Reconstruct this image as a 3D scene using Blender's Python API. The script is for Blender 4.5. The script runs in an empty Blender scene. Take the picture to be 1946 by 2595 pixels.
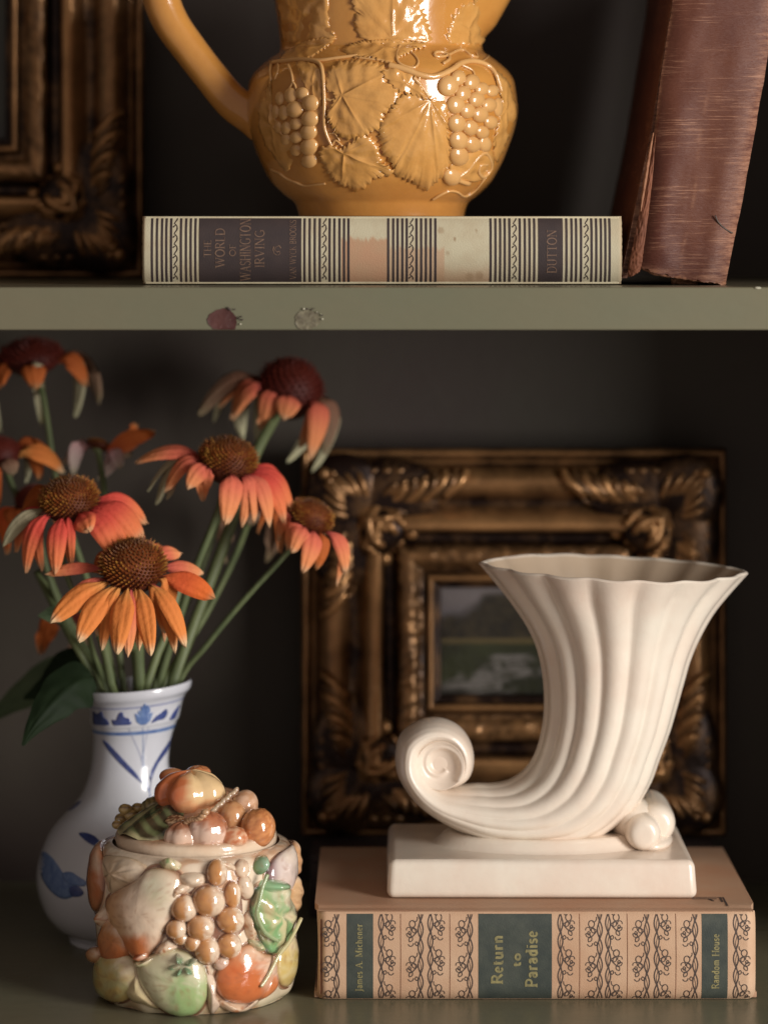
import bpy, math, random
from math import sin, cos, pi, sqrt, radians, asin, atan2, exp
from mathutils import Vector, Matrix, noise
random.seed(7)
scene = bpy.context.scene
C = scene.collection

# ------------------------------------------------------------------ camera, light, exposure
F = 7420.0; CD = 1.40; HX = 973.0; HY = 600.0      # focal length in photo pixels, camera distance, principal point
cam_d = bpy.data.cameras.new('camera'); cam = bpy.data.objects.new('camera', cam_d); C.objects.link(cam)
cam.location = (0, -CD, 0); cam.rotation_euler = (radians(90), 0, 0)
cam_d.sensor_fit = 'HORIZONTAL'; cam_d.sensor_width = 36.0
cam_d.lens = 36.0 * F / 1946.0
cam_d.shift_y = -(1297.5 - HY) / 1946.0
cam_d.clip_start = 0.05; cam_d.clip_end = 20
cam_d.dof.use_dof = True; cam_d.dof.focus_distance = CD + 0.012; cam_d.dof.aperture_fstop = 5.6
cam_d.dof.aperture_blades = 0
scene.camera = cam
world = bpy.data.worlds.new('World'); scene.world = world; world.use_nodes = True
bg = world.node_tree.nodes['Background']
bg.inputs[0].default_value = (1.0, 0.82, 0.72, 1); bg.inputs[1].default_value = 0.27
def area(name, loc, target, sx, sy, power, col):
    l = bpy.data.lights.new(name, 'AREA'); l.shape = 'RECTANGLE'; l.size = sx; l.size_y = sy
    l.energy = power; l.color = col
    o = bpy.data.objects.new(name, l); C.objects.link(o); o.location = loc
    d = Vector(target) - Vector(loc); o.rotation_euler = d.to_track_quat('-Z', 'Y').to_euler()
    return o
area('window_light', (1.55, -1.38, 0.12), (0, 0.05, -0.12), 0.60, 1.30, 54, (1.0, 0.965, 0.92))
scene.view_settings.view_transform = 'Standard'; scene.view_settings.look = 'None'
scene.view_settings.exposure = 0.0; scene.view_settings.gamma = 1.0
scene.render.engine = 'CYCLES'
scene.cycles.use_denoising = True
scene.cycles.max_bounces = 6

# ------------------------------------------------------------------ helpers
def P(px, py, Y=0.0):
    """point of the room seen at a photo pixel, at depth Y"""
    d = CD + Y
    return Vector(((px - HX) * d / F, Y, (HY - py) * d / F))

def link(name, me, mat=None, parent=None, smooth=True):
    o = bpy.data.objects.new(name, me); C.objects.link(o)
    if mat is not None and not me.materials: me.materials.append(mat)
    if smooth:
        for p in me.polygons: p.use_smooth = True
    if parent is not None: o.parent = parent
    return o

def empty(name, label, cat, loc=(0, 0, 0), group=None):
    o = bpy.data.objects.new(name, None); C.objects.link(o); o.location = loc
    o.empty_display_size = 0.01
    o['label'] = label; o['category'] = cat
    if group: o['group'] = group
    return o

class MB:
    """collects faces; world-space coordinates, optional vertex colours"""
    def __init__(s): s.v = []; s.f = []; s.c = []
    def add(s, vs, fs, cs=None):
        b = len(s.v); s.v += [tuple(v) for v in vs]; s.f += [tuple(i + b for i in f) for f in fs]
        s.c += (cs if cs else [(1, 1, 1)] * len(vs))
    def build(s, name, mat, parent=None, smooth=True):
        me = bpy.data.meshes.new(name)
        off = Vector(parent_world(parent)) if parent is not None else Vector((0, 0, 0))
        me.from_pydata([(v[0]-off.x, v[1]-off.y, v[2]-off.z) for v in s.v], [], s.f); me.update()
        a = me.color_attributes.new('Col', 'FLOAT_COLOR', 'POINT')
        buf = []
        for c in s.c: buf += [c[0], c[1], c[2], 1.0]
        a.data.foreach_set('color', buf)
        return link(name, me, mat, parent, smooth)
def parent_world(p):
    v = Vector((0, 0, 0))
    while p is not None: v += p.location; p = p.parent
    return v

def grid(mb, nu, nv, fn, cu=False, cv=False, col=None):
    """fn(u,v) u,v in 0..1 -> point; col(u,v) -> colour"""
    U = nu if cu else nu + 1; V = nv if cv else nv + 1
    vs = []; cs = []
    for i in range(U):
        for j in range(V):
            u = i / nu; v = j / nv
            vs.append(fn(u, v)); cs.append(col(u, v) if col else (1, 1, 1))
    fs = []
    for i in range(nu):
        for j in range(nv):
            a = i * V + j; b = ((i + 1) % U) * V + j
            c = ((i + 1) % U) * V + (j + 1) % V; d = i * V + (j + 1) % V
            fs.append((a, b, c, d))
    mb.add(vs, fs, cs)

def tube(mb, pts, rad, n=8, col=None, cap=True, flat=1.0, flatdir=None):
    pts = [Vector(p) for p in pts]; N = len(pts)
    if not hasattr(rad, '__len__'): rad = [rad] * N
    vs = []; cs = []; fs = []
    prev = None
    for i, p in enumerate(pts):
        t = (pts[min(i + 1, N - 1)] - pts[max(i - 1, 0)])
        t = t.normalized() if t.length > 1e-9 else Vector((0, 0, 1))
        if prev is None:
            up = Vector((0, 1, 0)) if abs(t.y) < 0.9 else Vector((1, 0, 0))
            a = t.cross(up).normalized()
        else:
            a = (prev - t * prev.dot(t)).normalized()
        prev = a; b = t.cross(a)
        for k in range(n):
            th = 2 * pi * k / n
            o = a * cos(th) * rad[i] + b * sin(th) * rad[i]
            if flatdir is not None:
                o -= flatdir * o.dot(flatdir) * (1 - flat)
            vs.append(p + o)
            cs.append(col(i / (N - 1)) if col else (1, 1, 1))
    for i in range(N - 1):
        for k in range(n):
            fs.append((i * n + k, i * n + (k + 1) % n, (i + 1) * n + (k + 1) % n, (i + 1) * n + k))
    if cap:
        vs.append(pts[0]); cs.append(col(0) if col else (1, 1, 1)); c0 = len(vs) - 1
        vs.append(pts[-1]); cs.append(col(1) if col else (1, 1, 1)); c1 = len(vs) - 1
        for k in range(n):
            fs.append((c0, (k + 1) % n, k)); fs.append((c1, (N - 1) * n + k, (N - 1) * n + (k + 1) % n))
    mb.add(vs, fs, cs)

def cr(pts, n):
    """Catmull-Rom through tuples, n samples per span"""
    out = []; N = len(pts)
    for i in range(N - 1):
        p0 = pts[max(i - 1, 0)]; p1 = pts[i]; p2 = pts[i + 1]; p3 = pts[min(i + 2, N - 1)]
        for k in range(n):
            t = k / n
            out.append(tuple(0.5 * ((2 * b) + (-a + c) * t + (2 * a - 5 * b + 4 * c - d) * t * t + (-a + 3 * b - 3 * c + d) * t ** 3)
                             for a, b, c, d in zip(p0, p1, p2, p3)))
    out.append(tuple(pts[-1])); return out

def box(mb, x0, x1, y0, y1, z0, z1, bev=0.0):
    if bev <= 0:
        vs = [(x, y, z) for x in (x0, x1) for y in (y0, y1) for z in (z0, z1)]
        mb.add(vs, [(0,1,3,2),(4,6,7,5),(0,4,5,1),(2,3,7,6),(0,2,6,4),(1,5,7,3)]); return
    # rounded box: superellipsoid-like grid
    cx, cy, cz = (x0+x1)/2, (y0+y1)/2, (z0+z1)/2
    hx, hy, hz = (x1-x0)/2-bev, (y1-y0)/2-bev, (z1-z0)/2-bev
    nn = 32
    def fn(u, v):
        th = 2*pi*u + pi/4; ph = pi*v - pi/2
        d = Vector((cos(ph)*cos(th), cos(ph)*sin(th), sin(ph)))
        # snap directions to the corners, then push by half size
        sx = 1 if d.x > 1e-6 else (-1 if d.x < -1e-6 else 0)
        sy = 1 if d.y > 1e-6 else (-1 if d.y < -1e-6 else 0)
        sz = 1 if v > 0.5 else -1
        return Vector((cx + sx*hx + d.x*bev, cy + sy*hy + d.y*bev, cz + sz*hz + d.z*bev))
    # explicit samples with duplicated quadrant borders
    ths = []; m = 4
    for q in range(4):
        for k in range(m + 1): ths.append((q, (q * 90 + 90 * k / m)))
    phs = [(-1, -90 + 90 * k / m) for k in range(m + 1)] + [(1, 90 * k / m) for k in range(m + 1)]
    vs = []; fs = []
    for q, t in ths:
        t = radians(t); sx = 1 if q in (0, 3) else -1; sy = 1 if q in (0, 1) else -1
        for s, p in phs:
            p = radians(p)
            vs.append((cx + sx*hx + cos(p)*cos(t)*bev, cy + sy*hy + cos(p)*sin(t)*bev, cz + s*hz + sin(p)*bev))
    U = len(ths); V = len(phs)
    for i in range(U):
        for j in range(V - 1):
            fs.append((i*V+j, ((i+1) % U)*V+j, ((i+1) % U)*V+j+1, i*V+j+1))
    fs.append(tuple(i*V for i in range(U))[::-1]); fs.append(tuple(i*V+V-1 for i in range(U)))
    mb.add(vs, fs)

def ellipsoid(mb, c, rx, ry, rz, nu=24, nv=16, col=None, warp=None, rot=None):
    def fn(u, v):
        th = 2*pi*u; ph = pi*v - pi/2
        d = Vector((cos(ph)*sin(th), -cos(ph)*cos(th), sin(ph)))
        k = warp(d) if warp else 1.0
        p = Vector((d.x*rx, d.y*ry, d.z*rz)) * k
        if rot: p = rot @ p
        return Vector(c) + p
    cf = None
    if col:
        def cf(u, v):
            th = 2*pi*u; ph = pi*v - pi/2
            return col(Vector((cos(ph)*sin(th), -cos(ph)*cos(th), sin(ph))))
    grid(mb, nu, nv, fn, cu=True, col=cf)

def mix(a, b, t):
    t = max(0.0, min(1.0, t)); return tuple(x + (y - x) * t for x, y in zip(a, b))
def sst(a, b, x):
    t = max(0.0, min(1.0, (x - a) / (b - a))); return t * t * (3 - 2 * t)
def srgb(r, g, b):
    return tuple(((c/255)/12.92 if c/255 <= 0.04045 else ((c/255+0.055)/1.055)**2.4) for c in (r, g, b))
def fbm(x, y, z, s=1.0): return noise.fractal(Vector((x*s, y*s, z*s)), 1.0, 2.0, 4)

# ------------------------------------------------------------------ materials
def material(name, base=(0.5,0.5,0.5), rough=0.5, metal=0.0, coat=0.0, coat_rough=0.05, spec=0.5,
             var=None, var_scale=30, var_amt=0.5, bump=0.0, bump_scale=200, vcol=False, vmul=None, sss=0.0, stretch=(1,1,1),
             rough_var=0.0, detail=6):
    m = bpy.data.materials.new(name); m.use_nodes = True
    nt = m.node_tree; N = nt.nodes; L = nt.links; b = N['Principled BSDF']
    b.inputs['Roughness'].default_value = rough; b.inputs['Metallic'].default_value = metal
    b.inputs['Coat Weight'].default_value = coat; b.inputs['Coat Roughness'].default_value = coat_rough
    b.inputs['Specular IOR Level'].default_value = spec
    b.inputs['Base Color'].default_value = (*base, 1)
    if sss:
        b.inputs['Subsurface Weight'].default_value = sss; b.inputs['Subsurface Scale'].default_value = 0.003
        b.inputs['Subsurface Radius'].default_value = (1.0, 0.6, 0.4)
    tc = N.new('ShaderNodeTexCoord'); mp = N.new('ShaderNodeMapping'); L.new(tc.outputs['Object'], mp.inputs[0])
    mp.inputs['Scale'].default_value = stretch
    src = None
    if vcol:
        a = N.new('ShaderNodeAttribute'); a.attribute_name = 'Col'; src = a.outputs['Color']
    if var is not None:
        nz = N.new('ShaderNodeTexNoise'); nz.inputs['Scale'].default_value = var_scale; nz.inputs['Detail'].default_value = detail
        nz.inputs['Roughness'].default_value = 0.6
        L.new(mp.outputs[0], nz.inputs['Vector'])
        r = N.new('ShaderNodeMapRange'); r.inputs[1].default_value = 0.35; r.inputs[2].default_value = 0.68
        r.inputs[3].default_value = 0; r.inputs[4].default_value = var_amt
        L.new(nz.outputs['Fac'], r.inputs[0])
        mx = N.new('ShaderNodeMix'); mx.data_type = 'RGBA'; L.new(r.outputs[0], mx.inputs[0])
        if src: L.new(src, mx.inputs[6])
        else: mx.inputs[6].default_value = (*base, 1)
        mx.inputs[7].default_value = (*var, 1); src = mx.outputs[2]
    if src: L.new(src, b.inputs['Base Color'])
    if rough_var:
        n3 = N.new('ShaderNodeTexNoise'); n3.inputs['Scale'].default_value = var_scale * 2; L.new(mp.outputs[0], n3.inputs['Vector'])
        r3 = N.new('ShaderNodeMapRange'); r3.inputs[3].default_value = max(0, rough - rough_var); r3.inputs[4].default_value = rough + rough_var
        L.new(n3.outputs['Fac'], r3.inputs[0]); L.new(r3.outputs[0], b.inputs['Roughness'])
    if bump:
        n2 = N.new('ShaderNodeTexNoise'); n2.inputs['Scale'].default_value = bump_scale; n2.inputs['Detail'].default_value = 4
        L.new(mp.outputs[0], n2.inputs['Vector'])
        bp = N.new('ShaderNodeBump'); bp.inputs['Strength'].default_value = 1.0; bp.inputs['Distance'].default_value = bump
        L.new(n2.outputs['Fac'], bp.inputs['Height']); L.new(bp.outputs[0], b.inputs['Normal'])
        if coat: L.new(bp.outputs[0], b.inputs['Coat Normal'])
    return m

M = {}
M['shelf'] = material('sage_paint', srgb(114,108,87), 0.30, var=srgb(106,106,86), var_scale=14, var_amt=1.0, bump=0.00022, bump_scale=150, rough_var=0.08, stretch=(.45,1,1))
M['back'] = material('dark_back_paint', srgb(58,46,42), 0.55, var=srgb(66,62,50), var_scale=5, var_amt=0.8, bump=0.0002, bump_scale=120)
M['chip_red'] = material('maroon_underpaint', srgb(64,32,30), 0.5, var=srgb(92,54,48), var_scale=120, var_amt=0.7, bump=0.0005, bump_scale=160)
M['chip_grey'] = material('bare_plaster_chip', srgb(128,122,100), 0.35, var=srgb(70,62,52), var_scale=220, var_amt=0.9, bump=0.0008, bump_scale=220)
M['chip_edge'] = material('broken_paint_flake', srgb(190,186,165), 0.4)
M['amber'] = material('amber_glaze', srgb(202,143,72), 0.2, coat=0.7, coat_rough=0.03, var=srgb(176,116,52), var_scale=28, var_amt=0.75, bump=0.0006, bump_scale=45, sss=0.0)
M['amber_light'] = material('pale_amber_glaze', srgb(210,156,88), 0.2, coat=0.7, coat_rough=0.03, var=srgb(196,140,72), var_scale=70, var_amt=0.9, bump=0.0011, bump_scale=75)
M['amber_grape'] = material('honey_glaze', srgb(214,166,106), 0.2, coat=0.7, coat_rough=0.03, var=srgb(200,148,88), var_scale=80, var_amt=0.7)
M['cream'] = material('cream_glaze', srgb(232,222,206), 0.30, coat=0.35, coat_rough=0.18, var=srgb(222,200,182), var_scale=22, var_amt=0.8, bump=0.0005, bump_scale=55)
M['cream_in'] = material('cream_glaze_interior', srgb(196,174,150), 0.4, var=srgb(180,156,130), var_scale=20, var_amt=0.6)
M['porcelain'] = material('blue_white_porcelain', srgb(206,208,214), 0.16, coat=0.6, coat_rough=0.05, var=srgb(196,196,206), var_scale=18, var_amt=0.7, bump=0.0002, bump_scale=60)
M['blue'] = material('cobalt_brushwork', srgb(52,60,108), 0.2, coat=0.5, var=srgb(74,92,150), var_scale=180, var_amt=0.8)
M['blue_pale'] = material('pale_cobalt_wash', srgb(116,140,182), 0.2, coat=0.5, var=srgb(78,104,158), var_scale=260, var_amt=0.9)
M['blue_line'] = material('thin_blue_line', srgb(140,146,180), 0.2, coat=0.5)
M['majolica'] = material('painted_majolica', (1,1,1), 0.13, coat=1.0, coat_rough=0.03, vcol=True, var=srgb(196,150,112), var_scale=60, var_amt=0.2, bump=0.0006, bump_scale=90)
M['petal'] = material('petal', (1,1,1), 0.68, vcol=True, spec=0.12, bump=0.0005, bump_scale=420, sss=0.0)
M['conehead'] = material('coneflower_disc', (1,1,1), 0.6, vcol=True, spec=0.3)
M['stem'] = material('green_stem', srgb(112,120,80), 0.55, var=srgb(74,86,56), var_scale=60, var_amt=0.9, bump=0.0003, bump_scale=400, stretch=(1,1,0.15))
M['leafm'] = material('dark_leaf', srgb(24,34,20), 0.6, var=srgb(34,46,28), var_scale=60, var_amt=0.8, spec=0.1)
M['leafp'] = material('grey_green_leaf', srgb(96,112,84), 0.55, var=srgb(70,88,62), var_scale=50, var_amt=0.8, spec=0.3)
M['page'] = material('page_edges', srgb(170,150,120), 0.8, var=srgb(130,108,82), var_scale=60, var_amt=0.7, stretch=(1,1,60))
M['tan'] = material('tan_book_cloth', srgb(180,148,122), 0.7, var=srgb(176,128,98), var_scale=22, var_amt=0.75, bump=0.00018, bump_scale=1400, spec=0.3)
M['tan_spine'] = material('peach_spine_cloth', srgb(200,167,138), 0.6, var=srgb(182,142,112), var_scale=40, var_amt=0.7, bump=0.00015, bump_scale=1500, spec=0.3)
M['teal'] = material('dark_teal_label', srgb(60,66,62), 0.55, var=srgb(78,82,74), var_scale=120, var_amt=0.8, bump=0.00012, bump_scale=1500, spec=0.3)
M['ink'] = material('dark_ink', srgb(62,52,50), 0.6, var=srgb(96,78,66), var_scale=300, var_amt=0.5)
M['gilt'] = material('dull_gilt_lettering', srgb(152,142,96), 0.5, var=srgb(100,96,72), var_scale=400, var_amt=0.8)
M['gilt_brown'] = material('rubbed_gilt_lettering', srgb(128,102,84), 0.5, var=srgb(78,58,52), var_scale=500, var_amt=0.9)
M['plum'] = material('charcoal_brown_print', srgb(58,49,49), 0.6, var=srgb(68,56,54), var_scale=90, var_amt=0.8, bump=0.0001, bump_scale=1500, spec=0.3)
M['gutta'] = material('torn_tan_fibre', srgb(158,112,84), 0.85, var=srgb(120,74,50), var_scale=200, var_amt=0.8, bump=0.0006, bump_scale=700)
M['inner_board'] = material('rust_brown_board', srgb(132,80,54), 0.8, var=srgb(92,52,36), var_scale=60, var_amt=0.9, bump=0.0005, bump_scale=400)

def stained_cloth():
    m = material('stained_ivory_cloth', srgb(196,186,156), 0.62, bump=0.00015, bump_scale=1500, spec=0.3)
    nt = m.node_tree; N = nt.nodes; L = nt.links; b = N['Principled BSDF']
    a = N.new('ShaderNodeAttribute'); a.attribute_name = 'Col'
    tc = [n for n in N if n.type == 'TEX_COORD'][0]
    nz = N.new('ShaderNodeTexNoise'); nz.inputs['Scale'].default_value = 90; nz.inputs['Detail'].default_value = 6
    L.new(tc.outputs['Object'], nz.inputs['Vector'])
    r = N.new('ShaderNodeMapRange'); r.inputs[1].default_value = 0.4; r.inputs[2].default_value = 0.75; r.inputs[4].default_value = 0.5
    L.new(nz.outputs['Fac'], r.inputs[0])
    mx = N.new('ShaderNodeMix'); mx.data_type = 'RGBA'; L.new(r.outputs[0], mx.inputs[0]); L.new(a.outputs['Color'], mx.inputs[6])
    mx.inputs[7].default_value = (*srgb(168, 146, 116), 1); L.new(mx.outputs[2], b.inputs['Base Color'])
    return m
M['ivory'] = stained_cloth()

def worn_leather():
    m = bpy.data.materials.new('worn_brown_leather'); m.use_nodes = True
    nt = m.node_tree; N = nt.nodes; L = nt.links; b = N['Principled BSDF']
    b.inputs['Roughness'].default_value = 0.45; b.inputs['Specular IOR Level'].default_value = 0.32
    tc = N.new('ShaderNodeTexCoord')
    def nzn(scale, st, det=5):
        mp = N.new('ShaderNodeMapping'); mp.inputs['Scale'].default_value = st; mp.inputs['Rotation'].default_value = (0, radians(9), 0)
        L.new(tc.outputs['Object'], mp.inputs[0])
        n = N.new('ShaderNodeTexNoise'); n.inputs['Scale'].default_value = scale; n.inputs['Detail'].default_value = det; n.inputs['Roughness'].default_value = 0.65
        L.new(mp.outputs[0], n.inputs['Vector']); return n.outputs['Fac']
    def rng(s, a, c, lo=0, hi=1):
        r = N.new('ShaderNodeMapRange'); r.inputs[1].default_value = a; r.inputs[2].default_value = c; r.inputs[3].default_value = lo; r.inputs[4].default_value = hi
        L.new(s, r.inputs[0]); return r.outputs[0]
    def mx(f, a, c, mode='MIX'):
        x = N.new('ShaderNodeMix'); x.data_type = 'RGBA'; x.blend_type = mode; L.new(f, x.inputs[0])
        if isinstance(a, tuple): x.inputs[6].default_value = (*a, 1)
        else: L.new(a, x.inputs[6])
        if isinstance(c, tuple): x.inputs[7].default_value = (*c, 1)
        else: L.new(c, x.inputs[7])
        return x.outputs[2]
    base = mx(rng(nzn(18, (1, 1, 0.5)), 0.35, 0.65), srgb(80, 42, 34), srgb(102, 60, 44))
    att = N.new('ShaderNodeAttribute'); att.attribute_name = 'Col'
    sep = N.new('ShaderNodeSeparateColor'); L.new(att.outputs['Color'], sep.inputs[0])
    scr = rng(nzn(70, (0.8, 1, 30), 8), 0.54, 0.62)                 # fine scratches running across the spine
    ptch = rng(nzn(34, (.8, 1, 2.5), 5), 0.44, 0.58)
    mul = N.new('ShaderNodeMath'); mul.operation = 'MULTIPLY'; L.new(scr, mul.inputs[0]); L.new(ptch, mul.inputs[1])
    mul2 = N.new('ShaderNodeMath'); mul2.operation = 'MULTIPLY'; L.new(mul.outputs[0], mul2.inputs[0]); mul2.inputs[1].default_value = 0.6
    c1 = mx(mul2.outputs[0], base, srgb(170, 124, 98))
    # rubbed zones (vertex colour red channel) : centre crease, edges, foot
    rub = N.new('ShaderNodeMath'); rub.operation = 'MULTIPLY'; L.new(sep.outputs[0], rub.inputs[0]); L.new(rng(nzn(110, (1, 1, 5), 6), 0.38, 0.62), rub.inputs[1])
    c2 = mx(rub.outputs[0], c1, srgb(160, 114, 88))
    L.new(c2, b.inputs['Base Color'])
    bp = N.new('ShaderNodeBump'); bp.inputs['Distance'].default_value = 0.0004
    L.new(nzn(260, (1, 1, 6)), bp.inputs['Height']); L.new(bp.outputs[0], b.inputs['Normal'])
    return m
M['leather'] = worn_leather()

def antique_gold(name, bias=0.0):
    m = bpy.data.materials.new(name); m.use_nodes = True
    nt = m.node_tree; N = nt.nodes; L = nt.links; b = N['Principled BSDF']
    b.inputs['Metallic'].default_value = 0.6; b.inputs['Roughness'].default_value = 0.30
    tc = N.new('ShaderNodeTexCoord')
    n = N.new('ShaderNodeTexNoise'); n.inputs['Scale'].default_value = 55; n.inputs['Detail'].default_value = 6; n.inputs['Roughness'].default_value = 0.65
    L.new(tc.outputs['Object'], n.inputs['Vector'])
    a = N.new('ShaderNodeAttribute'); a.attribute_name = 'Col'
    r = N.new('ShaderNodeMapRange'); r.inputs[1].default_value = 0.3; r.inputs[2].default_value = 0.7; r.inputs[3].default_value = -0.25; r.inputs[4].default_value = 0.3
    L.new(n.outputs['Fac'], r.inputs[0])
    s = N.new('ShaderNodeSeparateColor'); L.new(a.outputs['Color'], s.inputs[0])
    ad = N.new('ShaderNodeMath'); ad.operation = 'ADD'; ad.use_clamp = True; L.new(s.outputs[0], ad.inputs[0]); L.new(r.outputs[0], ad.inputs[1])
    mx = N.new('ShaderNodeMix'); mx.data_type = 'RGBA'; L.new(ad.outputs[0], mx.inputs[0])
    mx.inputs[6].default_value = (*srgb(38, 24, 19), 1); mx.inputs[7].default_value = (*srgb(186, 138, 90), 1)
    L.new(mx.outputs[2], b.inputs['Base Color'])
    bp = N.new('ShaderNodeBump'); bp.inputs['Distance'].default_value = 0.0008; L.new(n.outputs['Fac'], bp.inputs['Height']); L.new(bp.outputs[0], b.inputs['Normal'])
    return m
M['gold'] = antique_gold('antique_gold_leaf')
M['paint'] = material('oil_paint', (1,1,1), 0.35, vcol=True, coat=0.3, bump=0.0004, bump_scale=260)

# ------------------------------------------------------------------ bookcase
SF = -0.040                                   # front edge of the shelves
ZU = (HY - 727) * (CD + SF) / F               # top of upper shelf
ZUB = (HY - 836) * (CD + SF) / F              # its underside
ZL = -0.366                                   # top of lower shelf
BACK = 0.262
XR = 0.352; XL = -0.36; ZT = 0.36
case = empty('bookcase', 'sage green painted bookcase with chipped shelf edge and dark back', 'bookcase', (0, 0, ZL - 0.02))
mb = MB(); box(mb, XL, XR, SF, BACK, ZUB, ZU, 0.0009); up_shelf = mb.build('shelf_board', M['shelf'], case, smooth=False)
mb = MB(); box(mb, XL, XR, SF - 0.03, BACK, ZL - 0.02, ZL, 0.0009); mb.build('shelf_board', M['shelf'], case, smooth=False)
mb = MB(); box(mb, XL, XR, SF, BACK, ZT, ZT + 0.02, 0.0009); mb.build('shelf_board', M['shelf'], case, smooth=False)
mb = MB(); box(mb, XL - 0.02, XR + 0.02, BACK, BACK + 0.008, ZL - 0.02, ZT + 0.02); mb.build('back_panel', M['back'], case, smooth=False)
mb = MB(); box(mb, XR, XR + 0.02, SF, BACK, ZL - 0.02, ZT + 0.02); mb.build('side_panel', M['back'], case, smooth=False)  # unseen right side, added and placed for its shade on the back
mb = MB(); box(mb, XL - 0.02, XL, SF, BACK, ZL - 0.02, ZT + 0.02); mb.build('side_panel', M['back'], case, smooth=False)

def chip(cx, cy, rx, ry, mat, name, label, seed, cut=True):
    rnd = random.Random(seed); vs = [P(cx, cy, SF - 0.0004)]; n = 40; cs = [(1,1,1)]
    prof = [.86 + 0.26 * noise.noise(Vector((cos(2*pi*k/n)*.9, sin(2*pi*k/n)*.9, seed+.5))) + 0.09*noise.noise(Vector((cos(2*pi*k/n)*5.5, sin(2*pi*k/n)*5.5, seed+.3))) for k in range(n)]
    for rr, dy in ((0.5, 0.0005), (0.9, 0.0004), (1.0, 0.0003)):
        for k in range(n):
            a = 2*pi*k/n; q = prof[k]*rr
            y = cy + ry*sin(a)*q
            if cut: y = min(y, 834.5)
            vs.append(P(cx + rx*cos(a)*q, y, SF - 0.0007 + dy + 0.0003*noise.noise(Vector((k*.7, rr*9, seed)))))
    fs = [(0, 1+k, 1+(k+1) % n) for k in range(n)]
    for r in range(2):
        for k in range(n):
            fs.append((1+r*n+k, 1+(r+1)*n+k, 1+(r+1)*n+(k+1) % n, 1+r*n+(k+1) % n))
    m_ = MB(); m_.add(vs, fs); o = m_.build(name, mat, up_shelf); o['label'] = label
    # broken paint flakes round the edge
    for k in range(9):
        a = rnd.uniform(-1.9, 0.6); q = rnd.uniform(0.9, 1.12)
        x = cx + rx*cos(a)*q; y = min(cy + ry*sin(a)*q, 832); s = rnd.uniform(1.0, 2.6)
        f = MB(); ellipsoid(f, P(x, y, SF - 0.0008), s/5300*1.4, 0.0007, s/5300, 8, 6)
        f.build('paint_flake', M['chip_edge'] if rnd.random() < .45 else M['ink'], up_shelf)
chip(566, 814, 44, 36, M['chip_red'], 'paint_chip', 'round chip showing maroon paint under the green', 3)
chip(781, 812, 36, 31, M['chip_grey'], 'paint_chip', 'small crumbled grey chip in the shelf edge', 9)
f = MB(); ellipsoid(f, P(1920, 729, SF - 0.0004), 0.0016, 0.0005, 0.0005, 8, 6); f.build('paint_flake', M['chip_edge'], up_shelf)

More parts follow.
